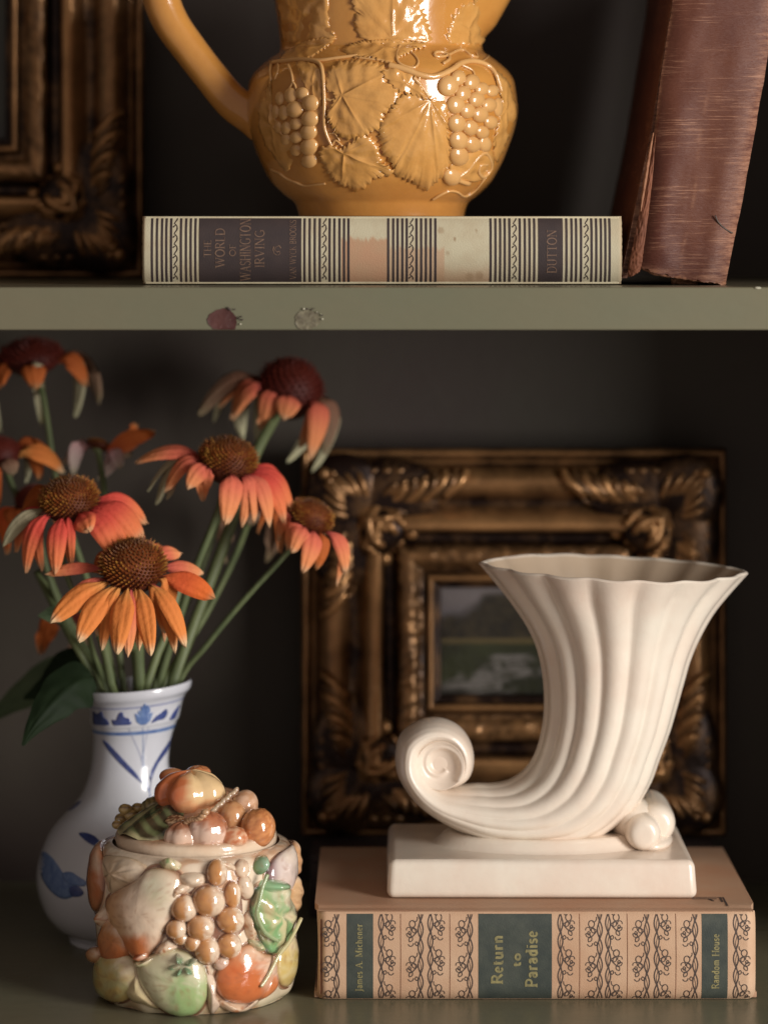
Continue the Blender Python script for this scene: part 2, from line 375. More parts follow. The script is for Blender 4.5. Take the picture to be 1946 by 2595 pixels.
# ------------------------------------------------------------------ stroke lettering
def arc(cx, cy, rx, ry, a0, a1, n=12):
    return [(cx + rx*cos(radians(a0+(a1-a0)*k/n)), cy + ry*sin(radians(a0+(a1-a0)*k/n))) for k in range(n+1)]
T_, t_ = 'T', 't'
def sf(x, y, w=.17): return ([(x-w, y), (x+w, y)], t_)
def ln(*p, w=T_): return (list(p), w)
G = {
 'T': (.84, [ln((.42,0),(.42,1)), ln((.02,.86),(.02,1),(.82,1),(.82,.86), w=t_), sf(.42,0)]),
 'H': (.92, [ln((.14,0),(.14,1)), ln((.78,0),(.78,1)), ln((.14,.52),(.78,.52), w=t_), sf(.14,0), sf(.14,1), sf(.78,0), sf(.78,1)]),
 'E': (.72, [ln((.14,0),(.14,1)), ln((.02,1),(.62,1),(.62,.86), w=t_), ln((.14,.52),(.5,.52), w=t_), ln((.02,0),(.66,0),(.66,.15), w=t_)]),
 'W': (1.32, [ln((.08,1),(.38,0)), ln((.38,0),(.66,1), w=t_), ln((.66,1),(.94,0)), ln((.94,0),(1.24,1), w=t_), sf(.08,1), sf(.66,1), sf(1.24,1)]),
 'O': (.98, [ln(*arc(.49,.5,.43,.5,60,300,18)), ln(*arc(.49,.5,.43,.5,-60,60,12))]),
 'R': (.84, [ln((.14,0),(.14,1)), ln(*([(.02,1),(.4,1)]+arc(.4,.76,.26,.24,90,-90)+[(.14,.52)]), w='m'), ln((.4,.52),(.8,0)), sf(.14,0)]),
 'L': (.72, [ln((.14,0),(.14,1)), sf(.14,1), ln((.02,0),(.64,0),(.64,.18), w=t_)]),
 'D': (.92, [ln((.14,0),(.14,1)), ln(*([(.02,1),(.4,1)]+arc(.4,.5,.44,.5,90,-90)+[(.02,0)]), w='m')]),
 'F': (.68, [ln((.14,0),(.14,1)), ln((.02,1),(.6,1),(.6,.86), w=t_), ln((.14,.52),(.48,.52), w=t_), sf(.14,0)]),
 'A': (.92, [ln((.1,0),(.45,1), w=t_), ln((.45,1),(.82,0)), ln((.22,.34),(.68,.34), w=t_), sf(.1,0), sf(.82,0)]),
 'S': (.66, [ln(*(arc(.33,.76,.25,.24,20,230,14)+arc(.33,.25,.27,.26,70,-160,14)), w='m')]),
 'I': (.34, [ln((.17,0),(.17,1)), sf(.17,0), sf(.17,1)]),
 'N': (.98, [ln((.14,0),(.14,1), w=t_), ln((.14,1),(.82,0)), ln((.82,0),(.82,1), w=t_), sf(.14,0), sf(.14,1), sf(.82,1)]),
 'G': (.94, [ln(*arc(.5,.5,.44,.5,50,330,18), w='m'), ln((.84,.4),(.84,.08)), sf(.8,.42)]),
 'V': (.92, [ln((.08,1),(.45,0)), ln((.45,0),(.84,1), w=t_), sf(.08,1), sf(.84,1)]),
 'Y': (.88, [ln((.06,1),(.43,.48)), ln((.43,.48),(.82,1), w=t_), ln((.43,.5),(.43,0)), sf(.06,1), sf(.82,1), sf(.43,0)]),
 'C': (.86, [ln(*arc(.5,.5,.44,.5,48,312,18), w='m')]),
 'K': (.9, [ln((.14,0),(.14,1)), ln((.14,.42),(.74,1), w=t_), ln((.34,.6),(.82,0)), sf(.14,0), sf(.14,1), sf(.74,1), sf(.82,0)]),
 'B': (.78, [ln((.14,0),(.14,1)), ln(*([(.02,1),(.38,1)]+arc(.38,.77,.23,.23,90,-90)+[(.14,.54)]), w='m'), ln(*([(.38,.54)]+arc(.38,.27,.3,.27,90,-90)+[(.02,0)]), w='m')]),
 'U': (.92, [ln(*([(.14,1),(.14,.3)]+arc(.45,.3,.31,.3,180,360)+[(.76,1)])), sf(.14,1), sf(.76,1)]),
 'J': (.46, [ln(*([(.28,1),(.28,.02)]+arc(.1,.0,.18,.2,0,-120,6))), sf(.28,1)]),
 'M': (1.12, [ln((.14,0),(.14,1), w=t_), ln((.14,1),(.54,.05)), ln((.54,.05),(.94,1), w=t_), ln((.94,0),(.94,1)), sf(.14,0), sf(.94,0), sf(.1,1), sf(.98,1)]),
 'P': (.74, [ln((.14,0),(.14,1)), ln(*([(.02,1),(.38,1)]+arc(.38,.74,.28,.26,90,-90)+[(.14,.48)]), w='m'), sf(.14,0)]),
 '.': (.26, [ln((.1,.0),(.1,.1))]),
 ' ': (.4, []),
 'a': (.58, [ln(*(arc(.26,.46,.18,.18,160,20,8)+[(.44,.1),(.54,.02)])), ln(*arc(.26,.18,.18,.17,30,330,12), w='m')]),
 'e': (.56, [ln((.1,.34),(.46,.34), w=t_), ln(*arc(.28,.31,.2,.31,5,320,16), w='m')]),
 't': (.42, [ln(*([(.16,.86),(.16,.16)]+arc(.28,.14,.12,.14,180,310,6))), ln((.02,.6),(.36,.6), w=t_)]),
 'u': (.66, [ln(*([(.12,.62),(.12,.2)]+arc(.3,.2,.18,.2,180,330,8))), ln((.5,.62),(.5,0)), sf(.1,.62,.09), sf(.48,.62,.09), sf(.56,0,.07)]),
 'r': (.5, [ln((.14,0),(.14,.62)), ln(*arc(.32,.42,.18,.2,165,50,7), w='m'), sf(.14,0,.12), sf(.1,.62,.08)]),
 'n': (.66, [ln((.14,0),(.14,.62)), ln(*(arc(.32,.42,.18,.2,165,0,8)+[(.5,0)])), sf(.14,0,.1), sf(.5,0,.1), sf(.1,.62,.08)]),
 'o': (.6, [ln(*arc(.29,.31,.22,.31,0,360,22))]),
 'd': (.64, [ln((.48,0),(.48,1)), ln(*arc(.3,.31,.2,.3,50,310,14)), sf(.42,1,.1), sf(.54,0,.08)]),
 'i': (.32, [ln((.15,0),(.15,.62)), ln((.15,.84),(.15,.94)), sf(.15,0,.11), sf(.1,.62,.07)]),
 's': (.46, [ln(*(arc(.22,.47,.15,.15,20,230,10)+arc(.22,.16,.16,.16,70,-160,10)), w='m')]),
 'm': (.98, [ln((.14,0),(.14,.62)), ln(*(arc(.3,.42,.16,.2,165,0,8)+[(.46,0)])), ln(*(arc(.63,.42,.17,.2,165,0,8)+[(.8,0)])), sf(.14,0,.09), sf(.46,0,.09), sf(.8,0,.09)]),
 'c': (.5, [ln(*arc(.28,.31,.2,.31,50,310,14), w='m')]),
 'h': (.66, [ln((.14,0),(.14,1)), ln(*(arc(.32,.42,.18,.2,165,0,8)+[(.5,0)])), sf(.14,0,.1), sf(.5,0,.1), sf(.1,1,.08)]),
}
def resample(pts, step):
    pts = [p for i, p in enumerate(pts) if i == 0 or abs(p[0]-pts[i-1][0])+abs(p[1]-pts[i-1][1]) > 1e-7]
    out = [pts[0]]
    for a, b in zip(pts, pts[1:]):
        L_ = sqrt((b[0]-a[0])**2+(b[1]-a[1])**2); k = max(1, int(math.ceil(L_/step)))
        for i in range(1, k+1): out.append((a[0]+(b[0]-a[0])*i/k, a[1]+(b[1]-a[1])*i/k))
    return out
def ribbon(mb, pts, w, to3, lift, step=1e9, col=None):
    """flat printed line: pts in 2D photo pixels, w width (or list), to3(x,y,lift)"""
    if len(pts) < 2: return
    pts = resample(pts, step); n = len(pts); vs = []
    for i, p in enumerate(pts):
        a = pts[max(i-1, 0)]; b = pts[min(i+1, n-1)]
        dx, dy = b[0]-a[0], b[1]-a[1]; l = sqrt(dx*dx+dy*dy) or 1
        nx, ny = -dy/l, dx/l; ww = (w[0]+(w[1]-w[0])*i/(n-1) if isinstance(w, tuple) else w)/2
        vs.append(to3(p[0]+nx*ww, p[1]+ny*ww, lift)); vs.append(to3(p[0]-nx*ww, p[1]-ny*ww, lift))
    mb.add(vs, [(2*i, 2*i+2, 2*i+3, 2*i+1) for i in range(n-1)], [col]*len(vs) if col else None)
def lettering(mb, text, x0, x1, y0, y1, to3, lift, bold=1.0, caps=True, kern=.1):
    """text running up the spine: top of letters at x0, baseline x1, starts at y1 (bottom) ends y0"""
    tot = sum(G[c][0]+kern for c in text)-kern; sx = (y1-y0)/tot; sy = (x1-x0)
    cur = 0; k = 0
    W = {'T': .15*bold, 'm': .12*bold, 't': .065*bold}
    for c in text:
        w, st = G[c]
        for pts, wt in st:
            q = [(x1 - p[1]*sy, y1 - (cur+p[0])*sx) for p in pts]
            ribbon(mb, q, W[wt]*(sx*.5+sy*.5), to3, lift + 0.000004*(k % 9), 20); k += 1
        cur += w+kern

# ------------------------------------------------------------------ ivory striped book (upper shelf)
IV = 0.012
ivb = empty('striped_book', 'ivory book with dark stripes and stained spine lying under the amber jug', 'book', (0, 0.08, ZU))
zb0 = ZU + 0.0006; zb1 = (HY-547)*(CD+IV)/F
ix0, ix1 = 359.0, 1577.0
def iv3(px, py, lift=0.0):
    d = CD + IV; x = (px-HX)*d/F; z = (HY-py)*d/F
    t = (z-(zb0+zb1)/2)/((zb1-zb0)/2)
    return Vector((x, IV + 0.0035*t**4 + 0.0006*t*t - lift, z))
ytop = 547.0; ybot = HY - zb0*F/(CD+IV)
def ivcol(px, py):
    c = srgb(190, 181, 154)
    n = fbm(px/160, py/160, 3.1)
    edge = 655 + 25*noise.noise(Vector((px/40, 1, 5))) - (0 if 880 < px < 985 else 30)
    if 865 < px < 1125:      # hard-edged tan tide mark
        e = (605 if px < 985 else 628) + 9*noise.noise(Vector((px/14, 3, 0))) + 8*noise.noise(Vector((px/5, 9, 0)))
        c = mix(c, srgb(178, 134, 104), sst(e-5, e+5, py) * (0.9 if px < 985 else .6))
    if 1105 < px < 1245:
        c = mix(c, srgb(176, 138, 108), .75*sst(650, 715, py + 30*n)); c = mix(c, srgb(180,146,112), .5*sst(.1, .5, n)*sst(1200,1110,px))
        for sx, sy, sr, sa in ((1117,583,11,.5),(1152,605,5,.8),(1207,584,5,.6),(1134,640,7,.4),(1190,700,14,.5),(1215,698,14,.5)):
            dd = sqrt((px-sx)**2+(py-sy)**2); c = mix(c, srgb(140,110,80), sa*sst(sr, sr*.5, dd))
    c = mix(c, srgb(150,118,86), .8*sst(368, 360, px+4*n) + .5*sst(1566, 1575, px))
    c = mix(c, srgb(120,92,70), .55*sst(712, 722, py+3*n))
    return c
mb = MB()
def ivf(u, v):
    px = ix0 + (ix1-ix0)*u; py = ytop + (ybot-ytop)*v
    r = 0.0
    e = min(px-ix0, ix1-px)
    p = iv3(px, py)
    if e < 7: p.y += 0.0018*(1-e/7)**2; 
    if e < 2: p.x += (1 if px < 900 else -1)*0.0006*max(0, noise.noise(Vector((py/9, px, 0))))
    return p
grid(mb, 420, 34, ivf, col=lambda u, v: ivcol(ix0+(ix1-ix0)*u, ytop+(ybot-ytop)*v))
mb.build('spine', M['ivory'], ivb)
xa = iv3(ix0+3, 600).x; xb = iv3(ix1-3, 600).x
YB_IV = 0.150
for z0, z1 in ((zb1-0.0026, zb1-0.0001), (zb0-0.0001, zb0+0.0024)):
    mb = MB(); box(mb, xa+.0008, xb-.0008, IV+0.0032, YB_IV, z0, z1, 0.0006); mb.c = [srgb(200,190,160)]*len(mb.v); mb.build('cover_board', M['ivory'], ivb)
mb = MB(); box(mb, xa+0.005, xb-0.005, IV+0.006, YB_IV-0.004, zb0+0.0026, zb1-0.0028); mb.build('page_block', M['page'], ivb, smooth=False)
def panel(name, x0, x1, to3, y0, y1, mat, parent, lift=0.00012, nz=26, nx=6):
    m_ = MB(); grid(m_, nx, nz, lambda u, v: to3(x0+(x1-x0)*u, y0+(y1-y0)*v, lift)); return m_.build(name, mat, parent)
panel('title_panel', 340+412/2.5136, 340+1065/2.5136, iv3, ytop+1.5, ybot-1, M['plum'], ivb)
panel('publisher_panel', 960+1014/2.5136, 960+1172/2.5136, iv3, ytop+1.5, ybot-1, M['plum'], ivb)
groups = [([113,145,177,205,235,298,330,360,390], 263, 340), ([1085,1118,1150,1182,1245,1275,1308,1337,1365], 1212, 340),
          ([60,92,120,150,178,240,270,300,330,360], 207, 960), ([712,743,773,802,832,898,930,960,990], 864, 960),
          ([1195,1228,1257,1288,1355,1385,1415,1443,1470], 1322, 960)]
for st, sq, org in groups:
    m_ = MB()
    for x in st:
        X = org + x/2.5136; w = 6.0
        pts = [(X+0.25*noise.noise(Vector((y/20, X, 0))), y) for y in [ytop+2+(ybot-ytop-3)*k/30 for k in range(31)]]
        ribbon(m_, pts, w, iv3, 0.00010)
    m_.build('stripe_band', M['plum'], ivb)
    m_ = MB(); X = org + sq/2.5136; y = ytop+4; k = 0
    while y < ybot-14:
        ribbon(m_, [(X+4.5, y), (X+3.5, y+5), (X-1, y+11), (X-3.5, y+16)], (3.8, 2.2), iv3, 0.00010)
        ribbon(m_, [(X-3.5, y+15), (X+1, y+17), (X+4, y+22), (X+4.5, y+27)], (1.6, 3.2), iv3, 0.00013)
        ribbon(m_, [(X-6, y+24), (X-2, y+20), (X+3, y+18)], (3.6, 1.2), iv3, 0.00016)
        y += 26
    m_.build('scroll_border', M['plum'], ivb)
for txt, a, b, c_, d_, org in (('THE', 445, 490, 195, 305, 340), ('WORLD', 518, 575, 120, 370, 340), ('OF', 608, 645, 220, 298, 340),
        ('WASHINGTON', 675, 740, 58, 455, 340), ('IRVING', 770, 828, 130, 370, 340), ('VAN WYCK BROOKS', 992, 1030, 68, 445, 340), ('DUTTON', 1072, 1130, 130, 405, 960)):
    m_ = MB(); lettering(m_, txt, org+a/2.5136, org+b/2.5136, 530+c_/2.5136, 530+d_/2.5136, iv3, 0.0003, 1.0)
    m_.build('lettering', M['gilt_brown'], ivb)
m_ = MB()
for pts in ([(712,628),(708,622),(700,624),(696,632),(702,638)], [(702,638),(708,636),(710,642),(704,646)], [(694,624),(692,632),(695,642),(702,646)]):
    ribbon(m_, pts, (3.2, 1.4), iv3, 0.0003)
m_.build('printed_ornament', M['gilt_brown'], ivb)

# ------------------------------------------------------------------ tan book (lower shelf)
PB = 0.0
pab = empty('patterned_book', 'thick tan book with vine pattern spine and dark labels under the white vase', 'book', (0.07, 0.07, ZL))
pz0 = ZL + 0.0003; pz1 = -0.3229
px0, px1 = 802.0, 1917.0
pyt = HY - pz1*F/CD; pyb = HY - pz0*F/CD
def pb3(px, py, lift=0.0):
    x = (px-HX)*CD/F; z = (HY-py)*CD/F
    t = (z-(pz0+pz1)/2)/((pz1-pz0)/2)
    return Vector((x, PB + 0.0030*max(0, abs(t))**9 + 0.0008*t*t - lift, z))
mb = MB()
def pbf(u, v):
    px = px0+(px1-px0)*u; py = pyt+1+(pyb-pyt-1)*v; p = pb3(px, py)
    e = min(px-px0, px1-px)
    if e < 26:
        k = (1-e/26); p.y += 0.004*k*k
        if px > 900: p.z = (pz0+pz1)/2 + (p.z-(pz0+pz1)/2)*(1-.05*k**3)
        else: p.x += 0.0012*k*sin(v*pi)*0.6
    return p
def pbc(u, v): return (1, 1, 1)
grid(mb, 320, 34, pbf); mb.build('spine', M['tan_spine'], pab)
m_ = MB(); grid(m_, 2, 30, lambda u, v: Vector(((pb3(px0+9+u*4, 2400).x), PB+0.0008+0.0012*sin(u*pi), pz0+0.003+(pz1-pz0-0.007)*v))); m_.build('headcap_fold', M['gutta'], pab)
xa = pb3(px0+4, 2400).x; xb = pb3(px1-6, 2400).x; PD = 0.147
mb = MB()
def topf(u, v):
    y = PB + 0.0026 + (PD-PB-.0018)*v
    z = pz1 - 0.0010*exp(-((y-PB-0.010)/0.0028)**2) - 0.0004*max(0, 1-(y-PB-.0026)/0.0025)**2
    x = xa + (xb-xa)*u
    return Vector((x + (0.002*(1 if u > .5 else -1)*sst(.012, .02, y-PB) if u in (0.0, 1.0) else 0), y, z))
grid(mb, 40, 120, topf)
grid(mb, 40, 1, lambda u, v: Vector((topf(u, 1).x, PD, pz1-0.003*v)))
for s in (0.0, 1.0):
    grid(mb, 120, 1, lambda u, v: topf(s, u) - Vector((0, 0, 0.003*v*sst(.0,.04,u))))
mb.build('cover_board', M['tan'], pab)
mb = MB(); box(mb, xa-.002, xb+.002, PB+0.006, PD, pz0, pz0+0.003, 0.0006); mb.build('cover_board', M['tan'], pab)
mb = MB(); box(mb, xa+0.004, xb-0.004, PB+0.007, PD-0.005, pz0+0.0031, pz1-0.0035); mb.build('page_block', M['page'], pab, smooth=False)
def c6(x): return 780+x/2.765
def c7(x): return 1340+x/2.7376
PT, PBm = pyt+8, pyb-2
for a, b in ((c6(272), c6(458)), (c6(1195), c7(160)), (c7(1200), c7(1380))):
    panel('spine_label', a, b, pb3, PT, PBm, M['teal'], pab, 0.00012, 30, 8)
for x in (c6(650), c6(995), c7(352), c7(683), c7(1020)):
    m_ = MB(); ribbon(m_, [(x, PT), (x+.6, (PT+PBm)/2), (x, PBm)], 1.5, pb3, 0.00012, 8)
    m_.build('rule_line', M['inner_board'], pab)
PERIOD = 89.0
def vineband(cx, side):
    """two plaited stems with curling leaves and berries on one side; side=+1 leaves to the right"""
    m_ = MB(); k = [0]
    def rb(pts, w):
        pts = [(cx+p[0]*side, p[1]) for p in pts]
        seg = []
        for q in pts:
            if PT < q[1] < PBm: seg.append(q)
            else:
                if len(seg) > 1: ribbon(m_, seg, w, pb3, 0.00012+0.000004*(k[0] % 12), 9); k[0] += 1
                seg = []
        if len(seg) > 1: ribbon(m_, seg, w, pb3, 0.00012+0.000004*(k[0] % 12), 9); k[0] += 1
    ph = 0.0 if side > 0 else 0.18*PERIOD
    n = 90
    ys = [PT+1+(PBm-PT-2)*i/n for i in range(n+1)]
    for s in (0, pi):
        rb([(6.2*sin(2*pi*(y-PT-ph)/PERIOD*1.0+s)-1, y) for y in ys], 3.0)
    rb([(2.0*sin(4*pi*(y-PT-ph)/PERIOD+.7), y) for y in ys], 1.3)
    for r in range(-1, 4):
        y0 = PT + ph + r*PERIOD
        def C_(cx_, cy_, rx, ry, a0=0, a1=360, w=2.4): rb([(p[0], p[1]) for p in arc(cx_, cy_, rx, ry, a0, a1, 20)], w)
        def leaf(x, y, ln_, ang, w_=4.5):
            ca, sa = cos(radians(ang)), sin(radians(ang)); a = []; b = []
            for i in range(9):
                t = i/8; q = w_*sin(pi*t)
                a.append((x+ca*ln_*t - sa*q, y+sa*ln_*t + ca*q)); b.append((x+ca*ln_*t + sa*q, y+sa*ln_*t - ca*q))
            rb(a, 2.2); rb(b, 2.2)
        # berry with stalk
        C_(20, y0+8, 7.5, 8.5); rb(arc(14, y0-6, 7, 9, 200, 60, 8), 2.2)
        # leaf pair and curls
        rb([(4, y0+22), (12, y0+32), (20, y0+40), (28, y0+44)], 2.6)
        leaf(20, y0+40, 15, 60); leaf(22, y0+40, 15, -30); leaf(12, y0+31, 15, -58); leaf(26, y0+36, 10, -80, 3.5)
        rb(arc(24, y0+56, 7, 8, 180, 20, 10), 2.4); leaf(10, y0+52, 11, 100, 3.8)
        rb([(4, y0+24), (10, y0+22), (17, y0+16)], 2.0); rb(arc(29, y0+22, 6, 6, 150, 380, 10), 2.0)
    m_.build('vine_border', M['ink'], pab)
for x, s in ((c6(200), -1), (c6(517), 1), (c6(788), -1), (c6(862), 1), (c6(1134), -1), (c7(222), 1), (c7(490), -1), (c7(553), 1), (c7(817), -1), (c7(890), 1), (c7(1152), -1), (c7(1440), 1)):
    vineband(x, s)
for txt, a, b, c_, d_, f_, bold in (('James A. Michener', 334, 380, 615, 1092, c6, 1.25), ('Return', 1290, 1362, 695, 1035, c6, 1.6), ('to', 1436, 1486, 820, 915, c6, 1.6),
        ('Paradise', 1528, 1604, 665, 1058, c6, 1.6), ('Random House', 1270, 1318, 680, 1060, c7, 1.35)):
    sc_ = 2.765 if f_ is c6 else 2.7376
    m_ = MB(); lettering(m_, txt, f_(a), f_(b), 2120+c_/sc_, 2120+d_/sc_, pb3, 0.0003, bold)
    m_.build('lettering', M['gilt'], pab)
# printed device on the front cover, right of the plinth
m_ = MB()
def cv3(x, y, l): return Vector((x, y, pz1+l))
for pts in ([(.150,.030),(.1655,.030),(.1655,.012)], [(.1640,.030),(.1640,.020)], [(.150,.0265),(.162,.0265)], [(.158,.0265),(.160,.0215)]):
    ribbon(m_, pts, 0.0012, cv3, 0.0001+.00001*len(m_.v))
m_.build('cover_device', M['ink'], pab)

# ------------------------------------------------------------------ brown leather book
bkb = empty('leather_book', 'worn brown book with torn hinge leaning to the right on the upper shelf', 'book', (0.14, 0.09, ZU))
BY = 0.016
LE = cr([(1735,-280),(1714,-80),(1705,0),(1690,90),(1675,190),(1665,270),(1657,340),(1650,430),(1640,520),(1628,610),(1622,655),(1616,676)], 6)
RE = cr([(2010,-280),(1979,-80),(1966,0),(1952,90),(1938,190),(1924,265),(1912,340),(1895,430),(1880,515),(1862,600),(1848,670),(1838,722)], 6)
NB = len(LE)-1
mb = MB()
def bkf(u, v):
    i = min(int(v*NB), NB-1); f_ = v*NB-i
    l = [LE[i][k]*(1-f_)+LE[i+1][k]*f_ for k in (0, 1)]; r = [RE[i][k]*(1-f_)+RE[i+1][k]*f_ for k in (0, 1)]
    x = l[0]+(r[0]-l[0])*u; y = l[1]+(r[1]-l[1])*u
    if v > .97:
        y += (6*noise.noise(Vector((u*14, 3, 1)))+5*noise.noise(Vector((u*37, 3, 1)))) * (v-.97)/.03 + 9*sst(.05, .25, u)*(v-.97)/.03*(1-u)
    x += 1.2*noise.noise(Vector((v*30, u*2, 4)))*(1 if u < .01 or u > .99 else 0)
    bulge = 0.0045*(1-(2*u-1)**4) + 0.0008*sin(u*2*pi*1.5)*sst(.2,.6,v) + 0.0006*noise.noise(Vector((u*5, v*9, 2)))
    return P(x, y, BY - bulge)
def bkc(u, v):
    r = 0.45*exp(-((u-.47-.012*sin(v*20))/.018)**2)*sst(.25,.5,v)*(.6+.6*sin(v*47)) + .55*exp(-((1-u)/.10)**2) + 0.9*exp(-(u/.02)**2) + .65*sst(.93, 1.0, v) + .25*sst(.6,.95,u)*sst(.2,.8,v)
    return (min(1, r), 0, 0)
grid(mb, 70, 220, bkf, col=bkc); mb.build('spine', M['leather'], bkb)
# front cover, hinged off the spine and torn at the joint
CE = cr([(1733,-280),(1712,-80),(1703,0),(1688,90),(1672,190),(1659,270),(1648,335),(1633,410),(1618,480),(1602,560),(1590,620),(1580,668),(1576,704)], 6)
NC = len(CE)-1
def cvp(v, Y, dx=0):
    i = min(int(v*NC), NC-1); f_ = v*NC-i
    x = CE[i][0]*(1-f_)+CE[i+1][0]*f_; y = CE[i][1]*(1-f_)+CE[i+1][1]*f_
    p = P(x+dx, y, BY+0.004); p.y = Y; return p
mb = MB(); D0, D1 = BY+0.003, BY+0.155
th = 13
grid(mb, 120, 20, lambda u, v: cvp(u, D0+(D1-D0)*v, 0), col=lambda u, v: (.5*exp(-(v/.02)**2), 0, 0))
grid(mb, 120, 20, lambda u, v: cvp(u, D0+(D1-D0)*v, th), col=lambda u, v: (0, 0, 0))
grid(mb, 120, 1, lambda u, v: cvp(u, D0 - 0.0012*sin(v*pi), th*v), col=lambda u, v: (.9, 0, 0))
grid(mb, 20, 1, lambda u, v: cvp(1, D0+(D1-D0)*u, th*v)); mb.build('cover_board', M['leather'], bkb)
# exposed board lining between cover and spine
mb = MB()
def lin(u, v):
    vv = 0.46+0.54*v; a = cvp(vv, BY+0.0005, th*0.9)
    k = min(int(vv*NB), NB-1); f_ = vv*NB-k
    l = [LE[k][m]*(1-f_)+LE[k+1][m]*f_ for m in (0, 1)]; b = P(l[0]+5, l[1]+12*v, BY-0.0012)
    p = a.lerp(b, u); p.y -= 0.0010*sin(u*pi) + .0006*noise.noise(Vector((u*6, v*30, 0))); 
    if v > .9: p.z += .002*noise.noise(Vector((u*7, 4, 4)))
    return p
grid(mb, 16, 90, lin); mb.build('hinge_lining', M['inner_board'], bkb)
mb = MB()
def torn(u, v):
    y = 335+200*v; xc = 1657-0.16*(y-335)
    w = 3+7*sin(v*pi)**.7+2.5*noise.noise(Vector((v*14, 0, u)))
    p = P(xc-1-w*(u-.3), y, BY-0.0006-0.0012*sin(u*pi)); return p
grid(mb, 6, 60, torn); mb.build('torn_edge', M['gutta'], bkb)
mb = MB(); pts = [P(1622+k*5.4+2*noise.noise(Vector((k*.8,0,0))), 676+k*1.05+4*sst(0,8,k)*(1-k/40)*3+3*noise.noise(Vector((k*.6,2,0))), BY-0.003+.003*(abs(k/20-1))**3) for k in range(41)]
tube(mb, pts, [0.0008+.0007*abs(noise.noise(Vector((k*.7,5,0)))) for k in range(41)], 6); mb.build('frayed_tail', M['gutta'], bkb)
mb = MB()
def tongue(u, v):
    x = 1700+72*u; y = 706+ (12 + 8*sin(u*pi) + 4*noise.noise(Vector((u*9, 1, 0))))*v
    p = P(x, y, BY+.002+.006*v); p.z = max(p.z, ZU+.0002); return p
grid(mb, 16, 5, tongue); mb.build('hanging_scrap', M['gutta'], bkb)
# crack near the right edge
mb = MB(); tube(mb, [P(x, y, BY-.0058+.0035*(x-1812)/44) for x, y in cr([(1812,545),(1820,562),(1836,578),(1856,590)], 5)], 0.0004, 5); mb.build('crease_crack', M['ink'], bkb)
# right cover and pages
mb = MB()
def rcv(v, Y, dx):
    i = min(int(v*NB), NB-1); f_ = v*NB-i
    p = P(RE[i][0]*(1-f_)+RE[i+1][0]*f_+dx, RE[i][1]*(1-f_)+RE[i+1][1]*f_, BY); p.y = Y; return p
grid(mb, 100, 10, lambda u, v: rcv(u, BY+0.001+(D1-BY)*v, -1), col=lambda u, v: (0,0,0))
grid(mb, 100, 10, lambda u, v: rcv(u, BY+0.001+(D1-BY)*v, -14), col=lambda u, v: (0,0,0))
grid(mb, 1, 10, lambda u, v: rcv(1, BY+0.001+(D1-BY)*v, -1-13*u), col=lambda u, v: (0,0,0)); mb.build('cover_board', M['leather'], bkb)
mb = MB()
def pg(u, w, v):
    a = cvp(min(1, v), BY+.01, th); b = rcv(min(1, v), BY+.01, -15); p = a.lerp(b, w); p.y = BY+.012+.135*u; p.z += .004*sst(.9, 1, v); return p
grid(mb, 1, 40, lambda u, v: pg(0, u, v*.985)); grid(mb, 1, 1, lambda u, v: pg(u, v, .985))
mb.build('page_block', M['page'], bkb, smooth=False)

# ------------------------------------------------------------------ lathe surfaces with relief
class Lathe:
    warp = None
    def __init__(s, Xc, Yc, prof):            # prof: list of (z, r) from low to high
        s.X = Xc; s.Y = Yc; s.p = prof
    def R(s, z):
        p = s.p
        if z <= p[0][0]: return p[0][1]
        if z >= p[-1][0]: return p[-1][1]
        lo, hi = 0, len(p)-1
        while hi-lo > 1:
            m = (lo+hi)//2
            if p[m][0] <= z: lo = m
            else: hi = m
        t = (z-p[lo][0])/((p[hi][0]-p[lo][0]) or 1e-9)
        return p[lo][1]*(1-t)+p[hi][1]*t
    def pt(s, th, z, off=0.0):
        e = 0.0008; dr = (s.R(z+e)-s.R(z-e))/(2*e)
        nl = 1/sqrt(1+dr*dr); r = s.R(z)+off*nl; zz = z-off*dr*nl
        if s.warp: return s.warp(s.X+r*sin(th), s.Y-r*cos(th), zz)
        return Vector((s.X+r*sin(th), s.Y-r*cos(th), zz))
    def inv(s, px, py):
        th = 0.0; z = 0.0; d = CD+s.Y-0.05
        for _ in range(8):
            z = (HY-py)*d/F; x = (px-HX)*d/F; r = s.R(z)
            q = (x-s.X)/r
            if q > .93: th = asin(.93)+(q-.93)*2.6
            elif q < -.93: th = -asin(.93)+(q+.93)*2.6
            else: th = asin(q)
            d = CD+s.Y-r*cos(th)
        return th, z
    def at(s, px, py, off=0.0):
        th, z = s.inv(px, py); return s.pt(th, z, off)

